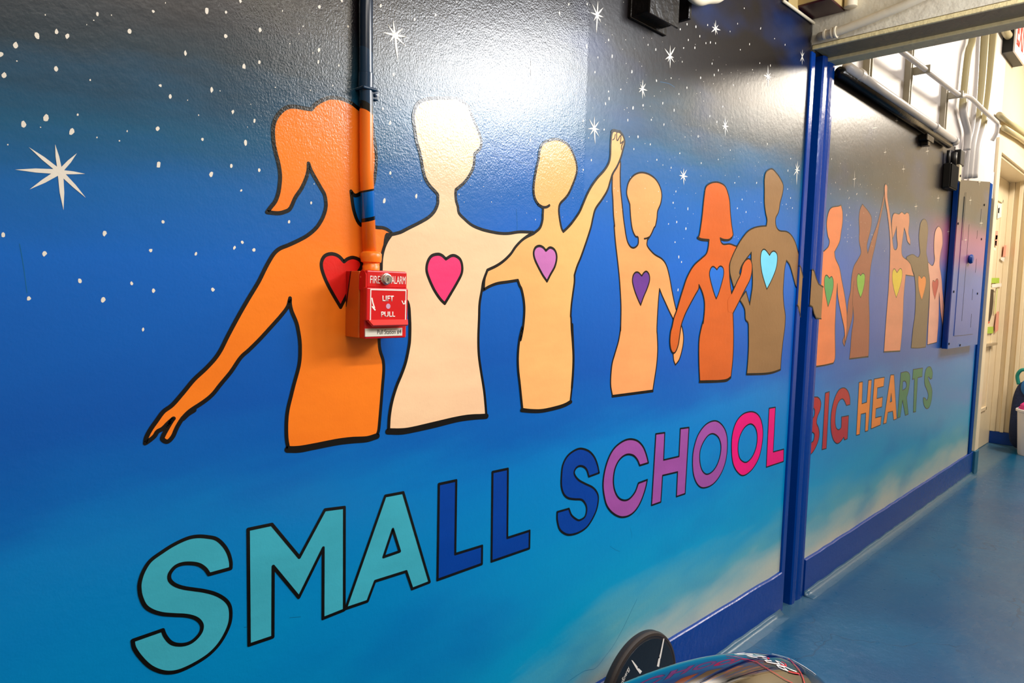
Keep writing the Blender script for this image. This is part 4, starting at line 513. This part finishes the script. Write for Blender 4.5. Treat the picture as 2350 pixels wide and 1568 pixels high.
def dedupe(pts, keep=()):
    out = []
    for p_ in pts:
        if all((p_[0]-q_[0])**2+(p_[1]-q_[1])**2 > 90**2 for q_ in list(keep)+out): out.append(p_)
    return out
DOT = dedupe(DOT); DOT2 = dedupe(DOT2)
specks(DOT, wall_left, 0.0020, 0.0034)
specks(dedupe(fine_specks(0.15, 2.8, 1.55, 2.2, 420), DOT), wall_left, 0.0006, 0.0013)
specks(DOT2, wall_right, 0.0022, 0.0036)
specks(dedupe(fine_specks(3.2, 5.2, 1.65, 2.3, 260), DOT2), wall_right, 0.0007, 0.0016)

# ------------------------------------------------------------------ painted conduit at the left, down to the fire alarm
cd, N, b = new_mat('conduit_paint'); p, x, y, z = N.xyz()
f = N.m('DIVIDE', N.m('SUBTRACT', z, 1.3), 1.0)
k_, nv, orr, bl = lin((14, 12, 10)), lin((18, 44, 74)), lin((250, 122, 28)), lin((0, 104, 196))
zr = N.m('ADD', z, N.m('MULTIPLY', N.m('SUBTRACT', x, 0.768), N.m('SUBTRACT', N.m('MULTIPLY', N.ss(z, 1.55, 1.7), 0.8), 0.3)))
f = N.m('DIVIDE', N.m('SUBTRACT', zr, 1.3), 1.0)
N.set(b.inputs['Base Color'], N.ramp(f, [(0.0, orr), (0.1955, k_), (0.2035, bl), (0.2545, k_), (0.2595, orr), (0.4045, k_), (0.418, lin((20, 52, 80))), (0.52, lin((14, 34, 56))), (0.62, lin((14, 12, 16)))], 'CONSTANT'))
b.inputs['Roughness'].default_value = 0.2
conduit = empty('wall_conduit'); tag(conduit, 'thin wall conduit painted over in the mural colours, running down to the fire alarm', 'conduit')
tube('pipe', [(0.757, -0.015, 2.94), (0.758, -0.015, 1.9), (0.764, -0.015, 1.6), (0.772, -0.018, 1.43)], 0.0135, cd, conduit, 20)
lathe('coupling', [(0.014, 0.0), (0.017, 0.002), (0.017, 0.012), (0.0155, 0.014), (0.0155, 0.018), (0.020, 0.020), (0.021, 0.026), (0.021, 0.036), (0.018, 0.040), (0.014, 0.041)], (0.773, -0.022, 1.398), (0, 0, 1), orange_p, conduit)
lathe('pipe_sleeve', [(0.0137, 0), (0.0150, 0.001), (0.0150, 0.030), (0.0137, 0.031)], (0.7605, -0.015, 1.755), (0, 0, 1), cd, conduit)
bm = bmesh.new(); add_box(bm, 0.745, 0.778, -0.0305, 0.0, 1.752, 1.758, 0.002); add_box(bm, 0.774, 0.796, -0.006, 0.0, 1.742, 1.762, 0.002); link('strap', bm, cd, conduit)
lathe('strap_screw', [(0, 0), (0.004, 0.0), (0.004, 0.003), (0, 0.004)], (0.788, -0.006, 1.752), (0, -1, 0), cd, conduit, 12)

# ------------------------------------------------------------------ fire alarm pull station
al = empty('fire_alarm'); tag(al, 'red fire alarm pull station on the mural at the foot of the conduit', 'fire alarm')
bb, N, b = new_mat('backbox_paint'); p, x, y, z = N.xyz()
t_ = N.m('SUBTRACT', N.m('ADD', N.m('MULTIPLY', y, 3.7), 0.153), N.m('SUBTRACT', 1.398, z))
edge = N.m('ADD', -0.016, N.m('MULTIPLY', N.m('SUBTRACT', 1.398, z), 0.23))   # slanting edge of the heart carried over the box
e2 = N.m('SUBTRACT', y, edge)
isred = N.m('GREATER_THAN', e2, 0.0); isblk = N.m('GREATER_THAN', e2, -0.0042); inz = N.m('GREATER_THAN', z, 1.327)
colr = N.mix(N.m('MULTIPLY', isblk, inz), lin((214, 104, 26)), lin((12, 10, 9)))
colr = N.mix(N.m('MULTIPLY', isred, inz), colr, lin((190, 20, 20)))
N.set(b.inputs['Base Color'], colr); b.inputs['Roughness'].default_value = 0.35
box('backbox', 0.729, 0.828, -0.0485, 0.0, 1.268, 1.3985, bb, al, 0.0015)
box('body', 0.731, 0.829, -0.068, -0.0475, 1.267, 1.400, red_p, al, 0.003, 3)
X0, X1, Z0, Z1 = [v/1e4 for v in AL['top']]
bm = bmesh.new(); add_box(bm, 0.7305, X1+0.0005, -0.0725, -0.066, Z0, 1.4005, 0.003, 3); link('top_cover', bm, red_p, al)
X0, X1, Z0, Z1 = [v/1e4 for v in AL['handle']]
hd = box('pull_handle', X0-0.001, X1, -0.0795, -0.066, Z0+0.004, Z1, red_p, al, 0.0025, 3)
bm = bmesh.new()
vs = [bm.verts.new(c) for c in [(X0+0.004, -0.0795, Z0+0.006), (X1, -0.0795, Z0+0.006), (X1-0.004, -0.0865, Z0-0.004), (X0+0.010, -0.0865, Z0-0.004), (X0+0.004, -0.072, Z0+0.004), (X1, -0.072, Z0+0.004), (X1-0.004, -0.083, Z0-0.007), (X0+0.010, -0.083, Z0-0.007)]]
for q_ in ((0, 1, 2, 3), (4, 7, 6, 5), (0, 4, 5, 1), (1, 5, 6, 2), (2, 6, 7, 3), (3, 7, 4, 0)): bm.faces.new([vs[i] for i in q_])
link('handle_lip', bm, red_l, hd)
bm = bmesh.new(); sp = [(-0.058, 1.397), (-0.052, 1.400), (-0.056, 1.401)]
lathe('hinge_pin', [(0, 0), (0.003, 0), (0.003, 0.0015), (0, 0.002)], (0.7305, -0.054, 1.387), (-1, 0, 0), chrome, al, 14)
bm.free()
bm = bmesh.new()   # rounded ear of the handle on the side of the body
ear = [(-0.072, 1.362), (-0.072, 1.392), (-0.068, 1.398), (-0.060, 1.400), (-0.054, 1.398), (-0.050, 1.392), (-0.0485, 1.375), (-0.0485, 1.362)]
e0 = [bm.verts.new((0.7312, a, c)) for a, c in ear]; e1 = [bm.verts.new((0.7288, a, c)) for a, c in ear]
bm.faces.new(e0); bm.faces.new(e1)
for i in range(len(ear)): bm.faces.new((e0[i], e0[(i+1) % len(ear)], e1[(i+1) % len(ear)], e1[i]))
link('handle_ear', bm, red_p, al)
def albox(k): return [v/1e4 for v in AL[k]]
for k, s_ in (('fire', 'FIRE'), ('alarm', 'ALARM')):
    a_ = albox(k); text_mesh('raised_lettering', s_, a_[0], a_[1]-(0.0015 if k == 'alarm' else 0), a_[2], a_[3], -0.0730, white_ink, al)
for k, s_ in (('lift', 'LIFT'), ('pull', 'PULL')):
    a_ = albox(k); text_mesh('handle_lettering', s_, a_[0], a_[1], a_[2], a_[3], -0.0799, white_ink, hd, bold=0.02)
a_ = albox('frame'); x0, x1, z0, z1 = a_
strokes('handle_border', [([(x0, z0), (x1, z0), (x1, z1), (x0, z1)], [1]*4, True, 0.0022)], -0.0799, hd, white_ink)
def arrow(cx_, cz_, s, m):
    return [([(cx_, cz_+0.012*s), (cx_+0.002*m, cz_+0.004*s), (cx_+0.006*m, cz_-0.006*s)], [0, 0, 1], False, 0.0028)]
strokes('arrow_mark', arrow(x0+0.0028, (z0+z1)/2+0.002, 1, 1)+[([(x0+0.004, (z0+z1)/2-0.002), (x0+0.010, (z0+z1)/2-0.008)], [1, 1], False, 0.003)], -0.0800, hd, white_ink)
strokes('arrow_mark', [([(x1-0.0095, (z0+z1)/2+0.010), (x1-0.006, (z0+z1)/2+0.004), (x1-0.0025, (z0+z1)/2+0.0045), (x1-0.002, (z0+z1)/2+0.010)], [1]*4, False, 0.0020)], -0.0800, hd, white_ink)
a_ = albox('dot'); lathe('sticker_dot', [(0, 0), (0.0052, 0), (0.0052, 0.0004), (0, 0.0005)], ((a_[0]+a_[1])/2, -0.0795, (a_[2]+a_[3])/2), (0, -1, 0), plain('sticker_dot', (205, 160, 190), 0.4, var=0.5), hd, 18)
a_ = albox('plate'); pl = box('label_plate', a_[0]-0.001, a_[1], -0.0695, -0.067, a_[2], a_[3], label_m, al, 0.0004)
a_ = albox('pst'); text_mesh('plate_lettering', 'Pull Station #4', a_[0], a_[1]-0.0012, a_[2]-0.001, a_[3], -0.0698, blk_dull, pl)
a_ = albox('lock'); lx, lz = (a_[0]+a_[1])/2+0.002, (a_[2]+a_[3])/2
lk = lathe('key_lock', [(0.0112, 0), (0.0118, 0.003), (0.0112, 0.006), (0.0096, 0.0065), (0.0096, 0.011), (0.0082, 0.0115), (0.0078, 0.0108), (0, 0.0108)], (lx, -0.0722, lz), (0, -1, 0), chrome, al, 36)
box('keyhole', lx-0.0009, lx+0.0009, -0.0836, -0.0828, lz-0.0035, lz+0.003, blk_dull, lk)

# ------------------------------------------------------------------ things along the top of the near wall
jb = empty('junction_box'); tag(jb, 'junction box painted black with the night sky, high on the wall at the top edge', 'junction box')
box('box_body', 1.655, 1.795, -0.055, 0.0, 2.165, 2.30, blk_gloss, jb, 0.004)
box('cover_plate', 1.650, 1.800, -0.060, -0.054, 2.155, 2.31, blk_gloss, jb, 0.002)
box('mounting_lip', 1.63, 1.815, -0.010, 0.0, 2.150, 2.30, blk_gloss, jb, 0.002)
lathe('cover_screw', [(0, 0), (0.005, 0), (0.005, 0.003), (0, 0.004)], (1.725, -0.060, 2.225), (0, -1, 0), blk_gloss, jb, 12)
fin = box('cable_clip', 1.885, 1.902, -0.040, 0.0, 2.215, 2.31, blk_gloss, None, 0.003); tag(fin, 'small black cable clip to the right of the black junction box', 'cable clip')
cb = tube('cable', spline([(1.80, -0.055, 2.40), (1.85, -0.058, 2.285), (1.90, -0.06, 2.268), (1.96, -0.06, 2.290), (2.03, -0.06, 2.318), (2.10, -0.055, 2.38), (2.14, -0.05, 2.50)], 6), 0.016, pipe_warm)
tag(cb, 'sagging cream cable at the top edge of the dark wall', 'cable')

# sign box under the ceiling beside the beam
sg = empty('sign_box'); tag(sg, 'tan sign box with a dark maroon underside fixed to the beam above the blue post', 'sign')
box('housing', 2.735, 2.895, -0.128, 0.0, 2.522, 2.72, tanbox, sg, 0.003)
box('underside', 2.738, 2.892, -0.126, -0.001, 2.515, 2.523, maroon, sg, 0.001)
box('end_bracket', 2.655, 2.745, -0.004, 0.0, 2.500, 2.70, tanbox, sg, 0.002)
lathe('pipe_stub', [(0.018, 0), (0.024, 0.003), (0.024, 0.05), (0.018, 0.055)], (2.873, -0.155, 2.515), (0, 0, 1), pipe_warm, sg)
rl = tube('thin_pipe', [(2.60, -0.006, 2.498), (2.75, -0.006, 2.499), (2.893, -0.006, 2.50)], 0.006, pipe_warm); tag(rl, 'thin white pipe along the top of the dark wall beside the sign box', 'pipe')
bc = empty('beam_conduit'); tag(bc, 'whitish conduit with a threaded coupling running along the near face of the beam', 'conduit')
tube('pipe', spline([(2.895, -0.035, 2.440), (2.872, -0.065, 2.432), (2.866, -0.11, 2.432), (2.866, -0.17, 2.440), (2.866, -0.26, 2.455), (2.866, -0.36, 2.474), (2.866, -0.55, 2.52), (2.866, -0.9, 2.60)], 6), 0.017, pipe_warm, bc, 18)
lathe('coupling', [(0.018, 0), (0.022, 0.001), (0.022, 0.006), (0.019, 0.007), (0.019, 0.013), (0.023, 0.014), (0.023, 0.020), (0.018, 0.022)], (2.868, -0.090, 2.4315), (0, -1, 0.06), pipe_warm, bc)
lathe('end_bushing', [(0.017, 0), (0.021, 0.001), (0.021, 0.008), (0.017, 0.009)], (2.870, -0.060, 2.433), (0, -1, 0.02), pipe_warm, bc)

# ------------------------------------------------------------------ pipes and struts over the far half
tk = empty('wall_pipe'); tag(tk, 'thick white pipe running along the top of the far painted wall', 'pipe')
tube('pipe', [(3.16, -0.050, 2.384), (3.6, -0.050, 2.385), (4.2, -0.050, 2.387), (5.03, -0.050, 2.391)], 0.021, pipe_w, tk, 20)
for x_ in (3.30, 4.55, 5.0):
    lathe('coupling', [(0.021, 0), (0.026, 0.002), (0.026, 0.045), (0.021, 0.047)], (x_, -0.050, 2.3865), (1, 0, 0.004), pipe_w, tk)
under = tube('black_conduit', [(3.15, -0.026, 2.362), (4.2, -0.026, 2.363), (5.0, -0.026, 2.364)], 0.024, blk_gloss); tag(under, 'black painted conduit directly below the thick white pipe', 'conduit')
cl = empty('pipe_hanger'); tag(cl, 'small black bracket below the thick white pipe, left of the black boxes', 'bracket')
box('bracket_plate', 4.46, 4.60, -0.045, 0.0, 2.300, 2.333, blk_gloss, cl, 0.004)
box('bracket_tab', 4.50, 4.55, -0.040, 0.0, 2.275, 2.302, blk_gloss, cl, 0.004)
tn = empty('upper_conduit'); tag(tn, 'slim white conduit crossing in front of the three metal struts', 'conduit')
tube('pipe', spline([(3.35, -0.09, 2.585), (3.71, -0.09, 2.592), (4.13, -0.09, 2.605), (4.86, -0.09, 2.630), (5.00, -0.09, 2.655), (5.17, -0.09, 2.676), (5.51, -0.09, 2.674), (5.9, -0.09, 2.676), (5.99, -0.09, 2.668), (6.01, -0.085, 2.61), (6.02, -0.06, 2.56)], 5), 0.014, pipe_w, tn, 14)
for x_, z_ in ((4.17, 2.607), (4.88, 2.632)):
    c_ = bmesh.new(); add_box(c_, x_-0.010, x_+0.010, -0.112, -0.03, z_-0.018, z_+0.022, 0.003); link('pipe_clamp', c_, strut_m, tn)
for i, (x0, x1, z1, pos_) in enumerate(((3.500, 3.550, 2.90, 'nearest to the beam'), (4.125, 4.170, 2.725, 'in the middle of the three'), (4.850, 4.905, 2.71, 'farthest from the beam'))):
    st = empty('metal_strut'); tag(st, 'vertical slotted metal strut above the thick pipe, %s' % pos_, 'strut', 'struts above the thick pipe')
    box('side_flange', x0, x0+0.012, -0.030, 0.0, 2.41, z1, strut_m, st, 0.001)
    box('side_flange', x1-0.012, x1, -0.030, 0.0, 2.41, z1, strut_m, st, 0.001)
    box('web', x0+0.012, x1-0.012, -0.010, 0.0, 2.41, z1, strut_m, st)
vp = [('nearest to the struts, kinked', [(5.36, 3.75), (5.364, 3.15), (5.28, 2.99), (5.245, 2.72), (5.25, 2.62), (5.40, 2.53), (5.43, 2.47), (5.43, 2.40)], 0.022, tt),
      ('second from the struts', [(5.47, 3.75), (5.50, 3.2), (5.54, 2.9), (5.55, 2.6), (5.48, 2.45), (5.46, 2.215)], 0.012, pipe_w),
      ('third from the struts, widest', [(5.66, 3.75), (5.69, 3.25), (5.70, 2.9), (5.66, 2.65), (5.56, 2.45), (5.54, 2.23)], 0.025, tt),
      ('fourth from the struts', [(5.92, 3.75), (5.925, 3.3), (5.90, 2.9), (5.82, 2.63), (5.70, 2.45), (5.68, 2.25)], 0.025, tt)]
for lab, q_, r, m_ in vp:
    t = tube('vertical_pipe', spline([(a, -0.034, c) for a, c in q_], 5), r, m_, None, 12); tag(t, 'vertical pipe down to the electrical panel, %s' % lab, 'pipe', 'vertical pipes over the panel')
for k, (z_, lab) in enumerate(((2.835, 'upper of the two level pipes over the cream door'), (2.775, 'lower of the two level pipes over the cream door'))):
    t = tube('level_pipe', [(6.35+0.2*k, -0.03, z_-0.02), (7.2, -0.03, z_+0.02), (8.34, -0.03, z_+0.06)], 0.022, pipe_y); tag(t, lab, 'pipe', 'level pipes over the door')
bx = empty('switch_box'); tag(bx, 'black painted switch box beside the electrical panel, under the end of the thick pipe', 'switch box')
box('box_body', 5.02, 5.195, -0.045, 0.0, 2.10, 2.255, blk_dull, bx, 0.006)
box('cover', 5.02, 5.195, -0.049, -0.044, 2.105, 2.25, blk_flat, bx, 0.002)
tube('box_pipe', [(5.13, -0.03, 2.25), (5.13, -0.03, 2.335)], 0.018, blk_dull, bx)
tube('box_pipe', [(5.04, -0.02, 2.25), (5.04, -0.02, 2.335)], 0.010, blk_dull, bx)
b2 = empty('relay_box'); tag(b2, 'small black box with a cream side right above the electrical panel', 'switch box')
box('box_body', 5.24, 5.345, -0.045, -0.006, 2.275, 2.375, blk_dull, b2, 0.006)
box('end_plate', 5.205, 5.262, -0.050, 0.0, 2.165, 2.27, cream, b2, 0.003)
lathe('plate_screw', [(0, 0), (0.008, 0), (0.008, 0.004), (0, 0.005)], (5.235, -0.050, 2.20), (0, -1, 0), blk_dull, b2, 10)

# ------------------------------------------------------------------ electrical panel
ep = empty('electrical_panel'); tag(ep, 'electrical panel painted over with pink and lilac night sky at the end of the wall', 'electrical panel')
box('enclosure', 5.285, 6.085, -0.036, -0.006, 1.066, 2.176, post_blue, ep, 0.002)
bm = bmesh.new(); add_box(bm, 5.287, 6.165, -0.042, -0.035, 1.066, 2.182, 0.0)
for v in bm.verts:
    if v.co.z > 2 and v.co.x > 6: v.co.z = 2.285
link('front_cover', bm, sky, ep)
bm = bmesh.new()
dr = box('panel_door', 5.42, 5.98, -0.0455, -0.0415, 1.15, 2.09, sky, ep, 0.0015)
lathe('latch_knob', [(0.016, 0), (0.030, 0.004), (0.034, 0.014), (0.028, 0.026), (0.0, 0.032)], (5.665, -0.045, 1.685), (0, -1, 0), knob_m, dr, 24)
bm.free()
for (x_, z_) in ((5.31, 1.90), (5.33, 1.45), (6.03, 2.10), (6.02, 1.85), (6.03, 1.45), (5.31, 1.10), (5.62, 1.08)):
    lathe('cover_screw', [(0, 0), (0.008, 0), (0.008, 0.004), (0, 0.005)], (x_, -0.042, z_), (0, -1, 0), blk_dull, ep, 10)
for (x_, z0, z1) in ((5.445, 1.80, 2.12), (5.60, 1.25, 1.92), (5.93, 1.97, 2.06), (5.86, 1.84, 1.90), (5.90, 1.60, 1.70), (5.86, 1.40, 1.48), (5.88, 1.20, 1.30)):
    box('panel_seam', x_-0.003, x_+0.003, -0.0462, -0.0453, z0, z1, blk_dull, dr)
for S_ in STP: build_star(S_, ep, -0.0468)

# ------------------------------------------------------------------ cream door in its deep frame
door = struct(empty('door_1'))
leaf = box('door_leaf', 6.62, 8.13, 0.17, 0.21, 0.004, 2.57, cream, door, 0.002)
for (x0, x1, z0, z1) in ((6.95, 7.85, 1.50, 2.36), (6.95, 7.85, 0.36, 1.16)):
    for q_ in ((x0, x1, z1-0.035, z1), (x0, x1, z0, z0+0.035), (x1-0.03, x1, z0, z1), (x0, x0+0.03, z0, z1)):
        box('panel_moulding', q_[0], q_[1], 0.158, 0.172, q_[2], q_[3], cream, leaf, 0.004)
box('door_bar', 7.15, 7.95, 0.13, 0.17, 0.985, 1.01, chrome, leaf, 0.004)
fr = struct(empty('trim_3'))
box('casing_left', 6.484, 6.60, -0.022, 0.17, 0.19, 2.675, cream, fr, 0.004)
box('casing_head', 6.6005, 8.34, -0.022, 0.0, 2.575, 2.675, cream, fr, 0.004)
box('head_jamb', 6.601, 8.20, 0.0, 0.17, 2.555, 2.60, cream, fr, 0.003)
for (x0, y0, y1) in ((8.135, 0.125, 0.17), (8.15, 0.075, 0.125), (8.12, 0.055, 0.085), (8.16, 0.0, 0.055), (8.12, -0.022, 0.008), (8.15, -0.05, -0.022)):
    box('jamb_moulding', x0, 8.35, y0, y1, 0.12, 2.575, cream, fr, 0.004)
box('jamb_plinth', 8.14, 8.35, -0.05, 0.17, 0.0, 0.12, base_blue, fr, 0.003)
for k, (m_, raw) in enumerate(STK):
    o = paint('sticker', MAT[m_], [curve2d(raw)[0]], 0.1555, leaf); o['label'] = m_[3:]+' sticker on the cream door'

# ------------------------------------------------------------------ exit sign over the door
ex = empty('exit_sign'); tag(ex, 'black exit sign with a white face and red letters, above the cream door', 'exit sign')
box('housing', 6.434, 6.876, -0.070, 0.0, 3.30, 3.62, blk_dull, ex, 0.004)
fc = box('sign_face', 6.430, 6.880, -0.082, -0.070, 3.295, 3.625, white_ink, ex, 0.002)
text_mesh('sign_lettering', 'EXIT', 6.47, 6.86, 3.36, 3.58, -0.0825, exit_red, fc, bold=0.03)
tube('supply_pipe', spline([(6.10, -0.03, 3.75), (6.15, -0.03, 3.55), (6.20, -0.035, 3.45), (6.33, -0.035, 3.42), (6.44, -0.035, 3.42)], 5), 0.028, pipe_y, ex, 14)

# ------------------------------------------------------------------ bin and backpack at the right edge
bn = empty('waste_bin'); tag(bn, 'white plastic bin by the door frame at the right edge', 'bin')
lathe('bin_body', [(0.115, 0.0), (0.12, 0.01), (0.145, 0.395), (0.150, 0.40), (0.158, 0.402), (0.158, 0.42), (0.150, 0.425), (0.142, 0.415), (0.117, 0.02), (0.0, 0.02)], (7.78, -0.238, 0.0), (0, 0, 1), bin_m, bn, 40)
rag = bmesh.new(); bmesh.ops.create_icosphere(rag, subdivisions=4, radius=1.0)
for v in rag.verts:
    n_ = math.sin(v.co.x*7+1)*math.cos(v.co.y*6)*math.sin(v.co.z*8+2); v.co *= (1+0.16*n_); v.co = Vector((7.78+v.co.x*0.125, -0.238+v.co.y*0.125, 0.435+v.co.z*0.085))
t = link('cloth_bundle', rag, pinkf, None, True); tag(t, 'crumpled pink cloth heaped in the white bin', 'cloth')
bk = empty('backpack'); tag(bk, 'dark blue backpack with a teal handle loop behind the white bin', 'backpack')
pk = bmesh.new(); bmesh.ops.create_icosphere(pk, subdivisions=4, radius=1.0)
for v in pk.verts:
    s_ = lambda a: math.copysign(abs(a)**0.62, a)
    v.co = Vector((8.03+s_(v.co.x)*0.04, -0.13+s_(v.co.y)*0.125*(1.0-0.15*v.co.z), 0.33+s_(v.co.z)*0.33))
link('pack_body', pk, packf, bk, True)
pk = bmesh.new(); bmesh.ops.create_icosphere(pk, subdivisions=3, radius=1.0)
for v in pk.verts: v.co = Vector((8.00+v.co.x*0.035, -0.16+v.co.y*0.09, 0.60+v.co.z*0.10))
link('front_pocket', pk, bluef, bk, True)
tube('handle_loop', spline([(8.03, -0.05, 0.62), (8.02, -0.035, 0.70), (8.01, -0.06, 0.755), (8.01, -0.10, 0.76), (8.02, -0.125, 0.70), (8.03, -0.12, 0.64)], 5), 0.016, teal_s, bk, 10)

# ------------------------------------------------------------------ soap box racer in the foreground
car = empty('gravity_racer'); tag(car, 'glossy black racing cart shell with red pinstripes and white script, at the bottom edge', 'racing cart')
ex_, ey_, ez_, ea, eb, ec, yw = CARE
bm = bmesh.new(); bmesh.ops.create_uvsphere(bm, u_segments=96, v_segments=64, radius=1.0)
M = Matrix.Translation((ex_, ey_, ez_)) @ Matrix.Rotation(yw, 4, 'Z') @ Matrix.Diagonal((ea, eb, ec, 1)) @ Matrix.Rotation(math.pi/2, 4, 'Y')
bm.transform(M); body = link('body_shell', bm, shell, car, True)
for cname, wpx, pts in CARL:
    bm = bmesh.new(); prev = None; wd = wpx*0.00045
    P3 = [Vector(p_[:3])/1e4 for p_ in pts]; N3 = [Vector(p_[3:]) for p_ in pts]
    for i in range(len(P3)):
        t = (P3[min(i+1, len(P3)-1)]-P3[max(i-1, 0)]).normalized(); s_ = N3[i].cross(t)
        if s_.length < 1e-6: continue
        s_.normalize(); a = bm.verts.new(P3[i]+s_*wd); c = bm.verts.new(P3[i]-s_*wd)
        if prev: bm.faces.new((prev[0], a, c, prev[1]))
        prev = (a, c)
    m_ = {'pin_red': pin_red, 'script_white': script_w, 'script_red': script_r, 'rim_white': script_w}[cname]
    o = link({'pin_red': 'pinstripe', 'script_white': 'script_lettering', 'script_red': 'lettering_shadow', 'rim_white': 'white_stripe'}[cname], bm, m_, body)
    o.modifiers.new('s', 'SOLIDIFY').thickness = 0.0004
wx, wz, wr = WC
wl = lathe('wheel', [(wr-0.004, 0.0), (wr, 0.004), (wr, 0.012), (wr+0.001, 0.016), (wr, 0.020), (wr-0.003, 0.026), (wr-0.010, 0.028), (wr-0.013, 0.0265), (wr-0.016, 0.027), (wr-0.020, 0.026), (0.0, 0.026)], (wx, -0.119, wz), (0, -1, 0), tyre, car, 96)
wd_ = lathe('wheel_disc', [(wr-0.017, 0), (wr-0.018, 0.0012), (0.03, 0.0016), (0.0, 0.0016)], (wx, -0.1445, wz), (0, -1, 0), hub_m, wl, 96)
for raw in WH: paint('disc_mark', white_ink, [curve2d(raw)[0]], -0.1468, wl)
(a0, a1), (c0, c1) = [(q_[0]/1e4, q_[1]/1e4) for q_ in WHT][:2]
ux, uz = c0-a0, c1-a1; Lt = math.hypot(ux, uz); ux /= Lt; uz /= Lt
Mt = Matrix(((ux, -uz, 0, a0), (0, 0, -1, -0.1470), (uz, ux, 0, a1), (0, 0, 0, 1)))
text_mesh('disc_lettering', 'FirstEnergy', -Lt*0.78, Lt*1.0, -0.003, 0.0165, 0, white_ink, wl, M=Mt, bold=0.0)
tube('axle', [(wx, -0.12, wz), (wx, -1.17, wz)], 0.012, strut_m, car)
tube('nose_bar', [(1.35, -0.66, 0.32), (wx, -0.665, wz)], 0.015, strut_m, car)
lathe('wheel', [(wr-0.004, 0.0), (wr, 0.004), (wr, 0.022), (wr-0.010, 0.028), (0.0, 0.026)], (wx, -1.17, wz), (0, -1, 0), tyre, car, 64)
box('support_block', 0.3, 0.9, -0.75, -0.55, 0.0, 0.12, blk_dull, car, 0.01)
